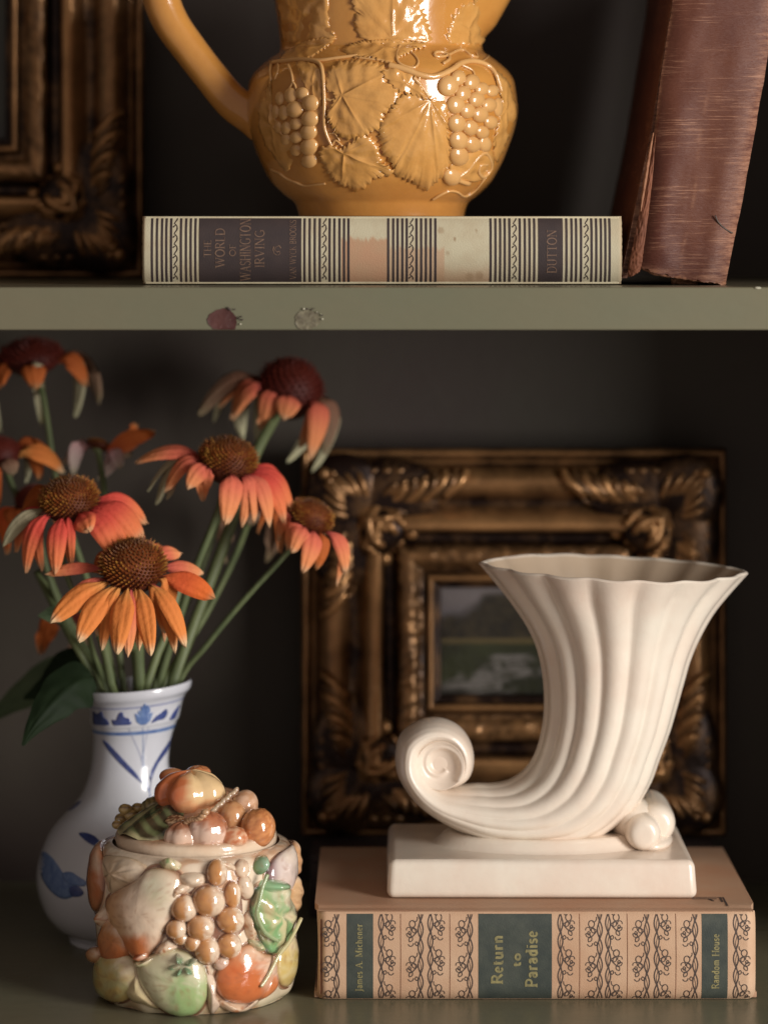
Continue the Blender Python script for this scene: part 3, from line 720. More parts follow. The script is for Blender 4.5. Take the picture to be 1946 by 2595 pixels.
def smooth_poly(pts, n=6):
    out = []; N = len(pts)
    for i in range(N):
        p0, p1, p2, p3 = pts[i-1], pts[i], pts[(i+1) % N], pts[(i+2) % N]
        for k in range(n):
            t = k/n
            out.append(tuple(0.5*((2*b)+(-a+c)*t+(2*a-5*b+4*c-d)*t*t+(-a+3*b-3*c+d)*t**3) for a, b, c, d in zip(p0, p1, p2, p3)))
    return out
def serrate(pts, tooth, depth):
    per = 0; N = len(pts); out = []; base_ = []
    area_ = sum(pts[i][0]*pts[(i+1) % N][1]-pts[(i+1) % N][0]*pts[i][1] for i in range(N)); sg = 1 if area_ > 0 else -1
    for i in range(N):
        a, b = pts[i], pts[(i+1) % N]; L_ = sqrt((b[0]-a[0])**2+(b[1]-a[1])**2); k = max(1, int(L_/tooth))
        nx, ny = (b[1]-a[1])/(L_ or 1)*sg, -(b[0]-a[0])/(L_ or 1)*sg
        for j in range(k):
            for tt, dd in ((0.0, -.25), (.35, .35), (.72, 1.0), (.86, .3)):
                t = (j+tt)/k; dp = depth*dd*(.8+.4*noise.noise(Vector((i*3.1+j, tt, 0))))
                out.append((a[0]+(b[0]-a[0])*t+nx*dp, a[1]+(b[1]-a[1])*t+ny*dp)); base_.append((a[0]+(b[0]-a[0])*t, a[1]+(b[1]-a[1])*t))
    return out, base_
def patch(S, c, outline, H, mat, parent, name, kind='leaf', col=None, rings=10, skirt=-0.0008, veins=None, base=0.0, ripple=0.0, inner=None, fillet=None):
    """raised relief patch on lathe S. outline in photo pixels, star-shaped about c"""
    n = len(outline); m_ = MB(); vs = []; cs = []
    rr = [sin(pi/2*k/rings) for k in range(rings+1)] if kind == 'blob' else [k/rings for k in range(rings+1)]
    def off(r, x, y, a):
        if kind == 'blob': h = H*sqrt(max(0, 1-r*r))
        elif kind == 'soft': h = H*(1-r*r)**1.0*(.75+.25*(1-r*r))
        else: h = H*(1-.25*r*r)
        if veins:
            for (vx, vy) in veins:
                dx, dy = vx-c[0], vy-c[1]; l = sqrt(dx*dx+dy*dy) or 1
                t = ((x-c[0])*dx+(y-c[1])*dy)/l; dist = abs(-(x-c[0])*dy+(y-c[1])*dx)/l
                if t > 0: h += (0.00042*exp(-(dist/2.6)**2) - 0.00022*exp(-((dist-8)/5)**2))*sst(0, 8, t)*(1-.75*r)
        if ripple: h += ripple*noise.noise(Vector((x/22, y/22, c[0])))
        return h+base
    for k, r in enumerate(rr):
        for i, p in enumerate(outline):
            x = c[0]+(p[0]-c[0])*r; y = c[1]+(p[1]-c[1])*r
            if inner:
                g_ = sst(.80, 1.0, r); x = x*g_+(c[0]+(inner[i][0]-c[0])*r*.97)*(1-g_); y = y*g_+(c[1]+(inner[i][1]-c[1])*r*.97)*(1-g_)
            if k == 0 and i > 0: continue
            vs.append(S.at(x, y, off(r, x, y, i))); cs.append(col(r, x, y, i/n) if col else (1, 1, 1))
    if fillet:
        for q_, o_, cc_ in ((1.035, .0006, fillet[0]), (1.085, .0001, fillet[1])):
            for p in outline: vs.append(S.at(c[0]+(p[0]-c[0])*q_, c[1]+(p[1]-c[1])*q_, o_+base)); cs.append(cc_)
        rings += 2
    for i, p in enumerate(outline):
        if fillet: vs.append(S.at(c[0]+(p[0]-c[0])*1.12, c[1]+(p[1]-c[1])*1.12, skirt)); cs.append(fillet[1]); continue
        vs.append(S.at(c[0]+(p[0]-c[0])*(1.0 if kind == 'blob' else 1.012), c[1]+(p[1]-c[1])*(1.0 if kind == 'blob' else 1.012), skirt)); cs.append(col(1.0, p[0], p[1], i/n) if col else (1, 1, 1))
    fs = [(0, 1+i, 1+(i+1) % n) for i in range(n)]
    for k in range(rings):
        for i in range(n):
            a = 1+k*n; b = 1+(k+1)*n
            fs.append((a+i, b+i, b+(i+1) % n, a+(i+1) % n))
    m_.add(vs, fs, cs); return m_.build(name, mat, parent)
def ell(cx, cy, rx, ry, rot=0, n=24):
    ca, sa = cos(radians(rot)), sin(radians(rot))
    return [(cx+rx*cos(2*pi*k/n)*ca-ry*sin(2*pi*k/n)*sa, cy+rx*cos(2*pi*k/n)*sa+ry*sin(2*pi*k/n)*ca) for k in range(n)]
def revolve(S, nth, zs, mb, offf=None, inner=None):
    def fn(u, v):
        k = v*(len(zs)-1); i = min(int(k), len(zs)-2); z = zs[i]*(1-(k-i))+zs[i+1]*(k-i); th = 2*pi*u
        return S.pt(th, z, offf(th, z) if offf else 0)
    grid(mb, nth, len(zs)-1, fn, cu=True)

# ------------------------------------------------------------------ amber jug
JY = 0.086; JD = CD+JY; sc = JD/F
jug = empty('pitcher', 'glossy amber pitcher with raised grapes and vine leaves standing on the striped book', 'pitcher', ((967-HX)*sc, JY, zb1))
jp = [(552,206),(548,209),(542,210),(534,212),(522,216),(510,223),(492,247),(463,277),(436,294),(410,308),(385,318),(362,326),(335,335),(308,341),(288,343.5),(270,344),(251,342),(230,340),(207,337),(190,329),(176,318),(160,300),(145,280),(136,266),(128,258),(118,255.5),(100,256),(60,261),(0,271),(-60,281),(-120,293),(-170,305),(-200,312)]
jprof = [(zb1+0.0002, 206*sc)] + [((HY-y)*sc, r*sc) for y, r, in cr([(y, r) for y, r in jp], 3)[3:]]
jprof = [q for i, q in enumerate(jprof) if i == 0 or q[0] > jprof[i-1][0]]
J = Lathe((967-HX)*sc, JY, jprof)
def jo(th, z):
    y = HY - z/sc
    o = 0.0
    # pouring spout swelling on the right side of the neck
    a = (th-radians(88)+pi) % (2*pi) - pi
    if y < 118: o += (0.0015+0.000075*(118-y))*exp(-(a/0.30)**2)*sst(118, 60, y)
    o += 0.0006*noise.noise(Vector((sin(th)*2.5, cos(th)*2.5, z*40)))
    return o
zs = [q[0] for q in jprof]
mb = MB(); revolve(J, 220, zs, mb, jo)
# inner wall and bottom
ztop = jprof[-1][0]
grid(mb, 96, 30, lambda u, v: (lambda th, z, r: Vector((J.X+r*sin(th), J.Y-r*cos(th), z)))(2*pi*u, ztop-(ztop-zb1-.006)*v, max(0.002, J.R(ztop-(ztop-zb1-.006)*v)-0.0045+ (0.0045*(1-sst(0,.04,v))) - (0 if v < .9 else (v-.9)*.3))), cu=True)
vs = [J.pt(2*pi*k/96, zb1+0.0002) for k in range(96)]; mb.add(vs, [tuple(range(96))])
mb.build('body', M['amber'], jug)
def g2(x, y): return (560+x/2.074, y/2.074)
mb = MB()
hp = cr([(690,-150),(640,-205),(560,-225),(480,-190),(425,-120),(405,-50),(410,0),(436,60),(482,125),(540,200),(590,258),(640,292),(668,312)], 6)
hr = cr([(30,),(34,),(38,),(42,),(45,),(47,),(47,),(45.5,),(44,),(44,),(46,),(50,),(54,)], 6)
tube(mb, [P(x, y, JY-0.004) for x, y in hp], [r[0]*sc for r in hr], 24); mb.build('handle', M['amber'], jug)

def jleaf(pts, c, H=0.0016, tooth=12, depth=8.5, veins=True, mat='amber_light', base=0.0, sm=2):
    pts = [g2(*p) for p in pts]; c = g2(*c)
    sm_ = smooth_poly(pts, sm) if sm else pts
    out, inn = serrate(sm_, tooth, depth) if depth else (smooth_poly(pts, 5), None)
    return patch(J, c, out, H*.78, M[mat], jug, 'leaf', 'leaf', rings=9, skirt=-.0004, veins=pts[1::3] if veins else None, base=base, ripple=0.0012, inner=inn)
jleaf([(560,400),(600,350),(700,318),(830,345),(868,380),(860,430),(940,470),(925,545),(850,590),(845,650),(760,700),(690,725),(620,700),(565,600),(615,500),(560,470)], (640,500), .0018)
jleaf([(525,785),(590,765),(640,785),(735,715),(790,730),(825,790),(840,850),(905,905),(800,925),(740,990),(640,960),(560,890)], (650,800), .0021)
jleaf([(940,510),(1040,490),(1090,520),(1180,540),(1185,650),(1195,760),(1195,860),(1140,930),(1060,990),(1005,940),(915,910),(905,850),(850,790),(835,670),(880,590)], (1095,525), .0018)
jleaf([(850,370),(950,365),(1010,410),(1080,500),(1095,525),(1000,490),(930,470),(880,420)], (960,430), .0012, base=.0003)
jleaf([(400,330),(500,345),(530,420),(525,560),(505,620),(480,520),(440,440)], (480,440), .0009, 12, 3)
jleaf([(270,350),(240,470),(200,600),(230,740),(300,840),(350,900),(380,830),(400,760),(330,700),(280,600),(255,480)], (270,660), .0009, 14, 3)
jleaf([(695,-60),(900,-90),(1040,-20),(1060,60),(1100,215),(1000,205),(920,222),(760,205),(705,140),(715,60)], (900,200), .0014)
jleaf([(1190,215),(1215,110),(1260,40),(1320,10),(1390,-60),(1400,100),(1390,215),(1290,225)], (1290,150), .0013)
jleaf([(280,-80),(540,-60),(560,60),(570,150),(600,195),(430,210),(320,220),(300,80)], (430,80), .0007, 16, 4, veins=False)
jleaf([(640,255),(760,215),(920,212),(1080,235),(1010,262),(940,300),(880,330),(790,300),(700,300)], (860,260), .0014, 9, 5)
jleaf([(310,300),(400,240),(480,210),(600,190),(570,230),(500,280),(430,310)], (440,265), .0011, 9, 4)
jleaf([(1420,370),(1500,420),(1540,520),(1545,640),(1500,740),(1450,850),(1430,740),(1465,600),(1470,480)], (1490,580), .0010, 14, 3)
jleaf([(1200,870),(1300,800),(1420,790),(1420,880),(1380,940),(1290,950),(1240,930)], (1320,880), .0012, 0, 0, veins=False)
def vine(pts, r=0.0013, name='vine_stem'):
    m_ = MB(); q = cr([g2(*p) for p in pts], 6); n = len(q)
    r *= .82; tube(m_, [J.at(x, y, r*.5) for x, y in q], [r*(1-.35*i/n) for i in range(n)], 8); m_.build(name, M['amber_grape'], jug)
vine([(270,330),(400,315),(500,325),(535,370),(545,520),(545,650),(560,710),(585,765)], .0015)
vine([(400,312),(520,318),(620,305),(720,292)], .0014)
vine([(700,300),(780,310),(880,325),(880,370),(840,360)], .0008)
vine([(880,345),(960,365),(1040,392),(1120,402),(1200,372),(1260,335),(1330,325),(1400,350),(1440,400),(1465,480)], .0021)
vine([(1165,335),(1200,310),(1180,280),(1130,275),(1125,295),(1180,295),(1260,262),(1310,290),(1345,300),(1340,280)], .0011)
vine([(1010,405),(1050,450),(1090,510)], .0015); vine([(1040,400),(1045,460),(1090,500)], .0010)
vine([(265,885),(310,905),(350,935),(400,955),(440,970),(500,965),(550,960)], .0010)
vine([(1110,1045),(1160,1015),(1200,1000),(1240,1005),(1280,1028),(1330,1000),(1380,940),(1425,880)], .0009)
vine([(1300,960),(1240,935),(1290,890),(1340,830),(1385,800),(1415,850),(1410,890),(1375,925),(1350,900),(1360,865),(1395,860)], .0015)
vine([(355,340),(372,380),(380,430),(360,465)], .0010); vine([(378,425),(392,445),(398,468)], .0009)
vine([(270,325),(262,370),(268,420)], .0012); vine([(300,335),(302,370),(285,415)], .0008)
vine([(545,515),(580,525),(615,510)], .0010); vine([(585,760),(605,735),(640,765)], .0009); vine([(560,700),(600,700),(625,740)], .0007)
vine([(940,240),(925,285),(930,325),(975,350),(1020,352),(1035,320),(1000,275),(940,240)], .0010)
vine([(1260,340),(1320,370),(1330,410)], .0009); vine([(1290,325),(1370,320),(1410,290)], .0007)
def grape(x, y, rx, ry=None, H=None):
    ry = ry or rx; cx, cy = g2(x, y); rxp, ryp = rx/2.074, ry/2.074
    rxp *= 1.2; ryp *= 1.2; H = H or min(rxp, ryp)*sc*0.60
    patch(J, (cx, cy), ell(cx, cy, rxp, ryp, 0, 20), H, M['amber_grape'], jug, 'grape', 'blob', rings=6, base=0.0004)
for g in [(312,515,19,30),(370,500,27,36),(430,490,29),(474,540,37),(290,585,16,30),(332,590,21,34),(393,573,38),(303,665,16,26),(346,670,21,30),(398,647,28),(470,622,38),(345,730,21,26),(400,718,28),(464,690,36),(398,785,25,27),(466,768,39),(466,840,35,32)]: grape(*g)
for g in [(1190,450,46),(1243,408,33),(1268,488,34),(1314,430,34),(1366,465,30),(1338,520,35),(1228,548,40),(1290,580,34),(1405,550,32),(1422,475,27),(1357,600,35),(1234,645,40),(1306,668,35),(1413,640,30),(1368,692,30),(1452,560,20,42),(1244,735,42),(1317,755,36),(1382,755,28,36),(1246,815,43),(1210,925,40,36)]: grape(*g)

# ------------------------------------------------------------------ white horn vase
HYc = 0.072; hs = (CD+HYc)/F
horn = empty('horn_vase', 'cream white fluted cornucopia vase on a plinth standing on the tan book', 'vase', (0.075, HYc, pz1))
PZ0 = pz1+0.0004; PZ1 = -0.304; PF = 0.025; PBk = 0.119
mb = MB()
def plf(u, v):
    pass
# plinth: rounded box with slightly tapered, uneven foot
box(mb, 0.0012, 0.1528, PF, PBk, PZ0, PZ1, 0.0036)
cxp, cyp = .077, .072
nv = []
for x, y, z in mb.v:
    t = (z-PZ0)/(PZ1-PZ0); k = 1-.018*t
    zz = z + (0.0007*noise.noise(Vector((x*60, y*60, 1))) if t < .3 else 0) + .0006*noise.noise(Vector((x*20, y*20, 7)))
    nv.append((cxp+(x-cxp)*k, cyp+(y-cyp)*k, max(PZ0-.0003, zz)))
mb.v = nv; mb.build('plinth', M['cream'], horn)
# sections: inner silhouette, outer silhouette, half depth (m)
S_ = [((1213,1428),(1897,1452),.056),((1257,1481),(1841,1515),.050),((1299,1535),(1805,1562),.0455),((1334,1588),(1775,1616),.0415),((1358,1641),(1751,1671),.039),
      ((1371,1695),(1733,1731),.037),((1377,1748),(1716,1790),.0355),((1377,1805),(1698,1850),.0345),((1370,1855),(1675,1912),.0335),((1356,1905),(1645,1990),.0325),
      ((1328,1951),(1590,2070),.0315),((1287,1980),(1500,2128),.0305),((1245,1989),(1385,2146),.0295),((1207,1989),(1270,2140),.0275),((1170,1992),(1180,2110),.0255),
      ((1125,1990),(1100,2068),.0240),((1090,1968),(1043,2020),.0225),((1070,1938),(1004,1950),.0215),((1073,1900),(1010,1872),.0205),((1098,1880),(1055,1832),.0195),
      ((1125,1880),(1110,1822),.0185),((1143,1890),(1160,1840),.0178),((1155,1908),(1192,1880),.0170),((1157,1930),(1201,1930),.0163),((1146,1950),(1186,1972),.0156),((1126,1961),(1145,1992),.0148),((1104,1956),(1098,1985),.0135),((1092,1938),(1076,1950),.0115)]
flat = [(a[0], a[1], b[0], b[1], h) for a, b, h in S_]
SS = cr(flat, 7); NS = len(SS)-1
NF = 17
def flute(ph, t):
    a = sst(0.0, .03, t)*.4+.6
    fade = 1-.45*sst(.30, .44, t)-.43*sst(.44, .58, t)
    w = abs(sin(NF*ph/2+0.35))
    return -(1-w**.9)*0.074*a*fade
def horn_pt(t, ph, inset=0.0):
    k = t*NS; i = min(int(k), NS-1); f_ = k-i
    s = [SS[i][m]*(1-f_)+SS[i+1][m]*f_ for m in range(5)]
    Lp = P(s[0], s[1], HYc); Rp = P(s[2], s[3], HYc)
    c = (Lp+Rp)/2; U = (Rp-Lp)/2; h = s[4]-inset
    U = U*(1-inset/max(U.length, 1e-5))
    fl = 1+flute(ph, t) if inset == 0 else 1+flute(ph, t)*.7
    cp, sp = cos(ph), sin(ph)
    # ends of the mouth are drawn out to points
    e = 1+0.45*sst(.30, 0, t)
    dep = (abs(sp)**e)*(1 if sp > 0 else -1)
    p = c + U*cp*(fl if abs(cp) < .93 else 1+(fl-1)*.4) + Vector((0, -1, 0))*h*dep*fl
    if t < .12:      # the lip waves
        kk = (1-t/.12)
        p.z += kk*(0.00035*cos(NF*ph+.7)*abs(sp) + 0.0005*cos(3*ph+1)*abs(sp) - 0.0013*max(0, sp))
    return p
mb = MB()
grid(mb, NS*2, 204, lambda u, v: horn_pt(u, 2*pi*v), cv=True)
n0 = len(mb.v)
mb2 = MB(); grid(mb2, 6, 204, lambda u, v: (lambda a, b: a.lerp(b, u) + Vector((0, 0, .0011*sin(u*pi))))(horn_pt(0, 2*pi*v), horn_pt(0.0, 2*pi*v, .0032)), cv=True)
mb.add(mb2.v, mb2.f)
dc = P(1114, 1927, HYc); dpr = cr([(0, -.0112), (.003, -.0113), (.004, -.0114), (.0073, -.0126), (.0097, -.0142), (.0113, -.0157), (.0121, -.0160), (.0126, -.0120), (.0126, .012), (0, .012)], 8)
grid(mb, 90, len(dpr)-1, lambda u, v: (lambda q: Vector((dc.x+q[0]*cos(2*pi*u), HYc+q[1]-.0013*exp(-((q[0]-(.0112-.0072*((u*1.0+.12) % 1.0)))/.0013)**2)*sst(.0015,.004,q[0])*(q[1] < -.011), dc.z+q[0]*sin(2*pi*u))))(dpr[int(round(v*(len(dpr)-1)))]), cu=True)
hb = mb.build('horn', M['cream'], horn)
mb = MB(); grid(mb, 50, 102, lambda u, v: horn_pt(u*.38, 2*pi*v, .0032), cv=True)
mb.build('horn_interior', M['cream_in'], horn)
# small scroll foot behind the horn on the right
mb = MB()
def scroll(cx, cy, r, Y0, Y1, bev):
    c = P(cx, cy, (Y0+Y1)/2); R_ = r*(CD+(Y0+Y1)/2)/F
    rot_ = None
    def wp(d):
        q = (d.x*d.x+d.z*d.z)
        return 1/((abs(d.y)**5+q**2.5)**.2+1e-9)
    ellipsoid(mb, c, R_, (Y1-Y0)/2, R_, 40, 40, warp=wp)
scroll(1622, 2094, 46, 0.045, 0.092, .005); scroll(1654, 2068, 50, 0.058, 0.110, .006)
ellipsoid(mb, P(1600, 2075, HYc), .012, .020, .011, 24, 16)
ellipsoid(mb, Vector((P(1640, 2110, HYc).x, HYc, PZ1+.002)), .0125, .026, .005, 24, 12)
mb.build('scroll_foot', M['cream'], horn)
# soft web joining horn and plinth
mb = MB()
def web(u, v):
    x = 0.030+0.105*u; y = HYc + 0.030*cos(2*pi*v)*(1-(2*u-1)**4*.5); r = abs(sin(pi*v))
    return Vector((0.080+0.047*cos(2*pi*u)*(1+.22*(1-v)), HYc+0.027*sin(2*pi*u)*(1+.28*(1-v)), PZ1-.0005+0.0065*sst(0, 1, v)))
grid(mb, 48, 8, web, cu=True)
mb.add([web(k/48, 1) for k in range(48)], [tuple(range(48))])
mb.build('footing', M['cream'], horn)

# ------------------------------------------------------------------ gilt frames
def frame_obj(X, Z, Y, label, W, H_, painting=True, group='ornate gilt picture frames'):
    """X,Z centre; Y of the back; frame stands upright facing the camera"""
    fr = empty('picture_frame', label, 'picture frame', (X, Y, Z-H_/2), group)
    prof = [(0,0),(0,9),(1,11.5),(2.6,12.4),(4.2,11.6),(5,10.2),(6,11),(7.4,12.6),(8.2,12),(9,12.4),(11,16),(15,19.5),(19,20.2),(23,19),(27,15.6),(30,14.6),(33,16),(37,20.5),(41,22.5),(44,22),(45.6,18),(46.2,9),(52,8.4),(53,13),(55,16),(59,17.6),(63,16.6),(66,14),(68,13.2),(69,10.5),(70,13),(71.6,14),(73.4,13),(74,8.5),(77,7.8),(78,3)]
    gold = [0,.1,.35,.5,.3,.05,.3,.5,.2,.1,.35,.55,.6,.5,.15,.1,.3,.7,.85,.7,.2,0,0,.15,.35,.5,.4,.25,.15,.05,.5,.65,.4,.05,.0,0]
    pr = cr([(a/1000, b/1000, g) for (a, b), g in zip(prof, gold)], 3)
    mb = MB(); hw, hh = W/2, H_/2
    def cor(k, q, f_):          # point at fraction f_ along side k
        a, b = q[0], q[1]
        cs_ = [(-hw+a, -hh+a), (hw-a, -hh+a), (hw-a, hh-a), (-hw+a, hh-a)]
        p, r = cs_[k], cs_[(k+1) % 4]
        x = p[0]+(r[0]-p[0])*f_; z = p[1]+(r[1]-p[1])*f_
        tex = 0
        if .0525 < a < .067: tex = .0011*noise.noise(Vector((x*210, z*210, 4)))+.0006*noise.noise(Vector((x*600, z*600, 9)))
        return Vector((X+x, Y-b-tex, Z+z))
    NSd = 70
    for k in range(4):
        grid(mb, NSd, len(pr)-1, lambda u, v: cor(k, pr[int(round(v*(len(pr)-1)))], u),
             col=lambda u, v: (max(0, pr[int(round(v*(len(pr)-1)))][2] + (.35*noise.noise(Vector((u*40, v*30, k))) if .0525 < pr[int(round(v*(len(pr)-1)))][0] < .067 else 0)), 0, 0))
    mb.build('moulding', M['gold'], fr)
    def ph(a):
        for (a0, b0, _), (a1, b1, _) in zip(pr, pr[1:]):
            if a0 <= a*1 <= a1: return b0+(b1-b0)*((a-a0)/((a1-a0) or 1))
        return .008
    for sx, sz in ((-1, -1), (1, -1), (-1, 1), (1, 1)):
        m_ = MB(); rnd = random.Random(5)
        def q3(a, b, lift):     # a: mm up from the corner along the vertical side, b: mm in from the side
            ins = min(a, b)/1000
            return Vector((X+sx*(hw-b/1000), Y-ph(max(0.0, ins))-lift/1000, Z+sz*(hh-a/1000)))
        def tb(pts, r0, r1, g=.75, lift=1.0):
            for sw in (0, 1):
                pp = [(p[1], p[0]) if sw else p for p in pts]
                q = cr(pp, 5); n = len(q)
                tube(m_, [q3(a, b, lift+ .8*sin(pi*i/n)) for i, (a, b) in enumerate(q)], [1.25*(r0+(r1-r0)*i/n)/1000*(.35+.65*min(1, 4*sin(pi*(i+.6)/(n+.2)))) for i in range(n)], 8, col=lambda t: (g, 0, 0), flat=.8)
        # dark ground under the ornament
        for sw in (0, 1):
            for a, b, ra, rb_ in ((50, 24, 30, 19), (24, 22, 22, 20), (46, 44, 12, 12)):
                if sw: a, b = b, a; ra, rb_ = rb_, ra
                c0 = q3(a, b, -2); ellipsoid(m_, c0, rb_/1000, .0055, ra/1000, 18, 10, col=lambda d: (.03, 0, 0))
        # leaf spray climbing the side, in overlapping slanted lobes
        for i in range(7):
            a = 50+5.6*i; b = 27-1.3*i
            tb([(a-5, b+5), (a, b+1.5), (a+5, b-2.5), (a+8, b-8)], 2.7, 1.6, (.9, .35)[i % 2], 2.8)
            tb([(a-6, b-1), (a-1, b-5), (a+3, b-9)], 1.7, .9, (.3, .6)[i % 2], 1.8)
            if i < 5: tb([(a+1, b+8), (a+6, b+7), (a+10, b+3)], 1.5, .8, .3, 1.8)
        # nested C scrolls swinging round to the ball
        for i, r in enumerate((8, 12, 16, 20, 24)):
            pts = [(50+r*cos(radians(t)), 45+r*sin(radians(t))) for t in range(150-4*i, 291-14*i, 20)]
            tb(pts, (2.3, 1.6, 2.4, 1.4, 2.0)[i], (1.4, 1.0, 1.3, .8, .9)[i], (.95, .4, .75, .3, .6)[i], 2.6-.3*i)
        tb([(44, 30), (38, 38), (40, 48), (48, 53), (57, 51)], 2.3, 1.5, .85, 3.4)
        for sw in (0, 1):
            for a, b, r in ((61, 46.5, 4.0), (54, 38, 2.0), (40, 56, 2.2)):
                if sw: a, b = b, a
                c0 = q3(a, b, 2.8); ellipsoid(m_, c0, r/1000, r/1000, r/1000, 16, 10, col=lambda d: (.95, 0, 0))
        # radiating tendrils towards the corner
        for e in ((30, 8), (22, 9), (33, 16), (14, 14), (17, 12), (26, 20)):
            tb([(38, 38), ((38+e[0])/2+1.5, (38+e[1])/2-1), e], 2.2, .9, .62, 2.0)
        for i in range(5):
            tb([(58-7*i, 10-.6*i), (54-7*i, 12), (50-7*i, 9)], 1.8, 1.0, .35, 1.4)
            tb([(66-8*i, 30+i), (61-8*i, 33+i), (57-8*i, 31)], 1.6, .9, .4, 2.2)
        # corner rosette
        for k in range(7):
            a = 2*pi*k/7; c0 = q3(13+5*sin(a), 13+5*cos(a), 2.0)
            ellipsoid(m_, c0, .0028, .0028, .0028, 10, 8, col=lambda d: (.55, 0, 0))
        ellipsoid(m_, q3(13, 13, 3.4), .0034, .003, .0034, 12, 8, col=lambda d: (.7, 0, 0))
        m_.build('corner_ornament', M['gold'], fr)
    # picture
    a = .0765; nx, nz = 130, 110; pw, phh = hw-a, hh-a
    mb = MB()
    def pcol(u, v):
        # v up
        n = fbm(u*3, v*3, 2.0); n2 = fbm(u*12, v*12, 5.0)
        sky = mix(srgb(112, 108, 118), srgb(150, 140, 140), sst(.6, .9, v)); c = sky
        tr = .70+.20*sst(.08, .40, u)+.10*n+.05*n2
        if v < tr: c = mix(srgb(44, 40, 30), srgb(70, 60, 40), .5+n2)
        e = sst(tr-.06, tr+.06, v+.04*n2); c = mix(mix(srgb(42, 38, 30), srgb(76, 66, 46), .5+.8*n2), sky, e)
        if v < .52: c = mix(srgb(104, 92, 54), srgb(74, 76, 44), sst(.50, .36, v)+.6*n2)
        if v < .52 and v > .49: c = srgb(120, 104, 66)
        if v < .47:
            g = mix(srgb(66, 72, 42), srgb(48, 50, 32), .5+n)
            pth = abs(u-(.50+.5*(.36-v)*(-1.4))+.10*sin(v*18))-(.06+.55*(.44-v))
            c = mix(mix(srgb(142, 136, 130), srgb(84, 82, 70), sst(-.1, .3, fbm(u*9-v*20, v*40, 3))), g, sst(-.08, .08, pth+.16*n2)) if v < .38 else g
            c = mix(c, srgb(34, 32, 24), sst(.10, .0, v+.05*n))
        return tuple(q*.5 for q in c)
    grid(mb, nx, nz, lambda u, v: Vector((X-pw+2*pw*u, Y-.0032, Z-phh+2*phh*v)), col=pcol)
    mb.build('landscape_painting', M['paint'], fr)
    mb = MB(); box(mb, X-hw+.002, X+hw-.002, Y-.002, Y+.0015, Z-hh+.002, Z+hh-.002); mb.build('backing_board', M['inner_board'], fr, smooth=False)
    return fr
FY = 0.232; fd = (CD+FY-.012)/F
W_ = (1842-762)*fd; H__ = (2122-1137)*fd
low = frame_obj((1302-HX)*fd, (HY-1629.5)*fd, FY, 'ornate gilt frame with small landscape painting behind the cream horn vase', W_, H__)
# easel block hidden behind the tan book carries this frame
mb = MB(); zf = (HY-2122)*fd
blk = empty('dark_book', 'dark plain book lying flat behind the tan book under the gilt frame', 'book', (.1, .2, ZL))
bx0, bx1 = (790-HX)*fd, (1800-HX)*fd
box(mb, bx0, bx1, .172, .172+.078, ZL+.0002, ZL+.004, .0008); mb.build('cover_board', M['plum'], blk)
mb = MB(); box(mb, bx0, bx1, .172, .172+.078, zf-.0042, zf-.0002, .0008); mb.build('cover_board', M['plum'], blk)
mb = MB(); box(mb, bx0, bx1, .172, .1755, ZL+.004, zf-.0042, .0006); mb.build('spine', M['plum'], blk)
mb = MB(); box(mb, bx0+.003, bx1-.003, .176, .172+.074, ZL+.004, zf-.0042); mb.build('page_block', M['page'], blk, smooth=False)
# the upper frame: only its lower right corner is in view
uW, uH = .272, .33
uX = (365-HX)*fd - uW/2; uZ = ZU + .0004 + uH/2
frame_obj(uX, uZ, FY, 'ornate gilt frame on the upper shelf left of the amber pitcher', uW, uH)

# ------------------------------------------------------------------ blue and white vase
VY = 0.125; vs_ = (CD+VY)/F
vas = empty('flower_vase', 'pale blue and white porcelain vase with lotus band holding the coneflowers', 'vase', ((330-HX)*vs_, VY, ZL))
vp = [(2397,150),(2390,152),(2376,153),(2368,149),(2355,166),(2337,190),(2301,216),(2247,233),(2200,234.5),(2146,221),(2099,197),(2059,161),(2019,126),(1976,107),(1939,98.5),(1905,97),(1870,99),(1845,104),(1829,109),(1822,112.5),(1790,116.5),(1775,121),(1764,127),(1757,134),(1750,137.5),(1740,139),(1733,137)]
vprof = [(ZL+.0002, 148*vs_)] + [((HY-y)*vs_, r*vs_) for y, r in cr([(a, b) for a, b in vp], 4)[2:]]
vprof = [q for i, q in enumerate(vprof) if i == 0 or q[0] > vprof[i-1][0]]
V = Lathe((329-HX)*vs_, VY, vprof)
def vwarp(x, y, z):
    w = sst((HY-1960)*vs_, (HY-1750)*vs_, z)
    return Vector((x+.0036*w, y, z+(x-V.X)*.085*w))
V.warp = vwarp
mb = MB(); zs = [q[0] for q in vprof]; revolve(V, 128, zs, mb, lambda th, z: .0002*noise.noise(Vector((sin(th)*2, cos(th)*2, z*30))))
ztop = vprof[-1][0]
def vin(u, v):
    z = ztop-(ztop-ZL-.008)*v; r = max(.002, V.R(z)-.0032*sst(0, .03, v)-.0002); th = 2*pi*u
    return vwarp(V.X+r*sin(th), V.Y-r*cos(th), z+ .0012*sin(min(1, v/.02)*pi))
grid(mb, 96, 60, vin, cu=True); vb = mb.build('body', M['porcelain'], vas)
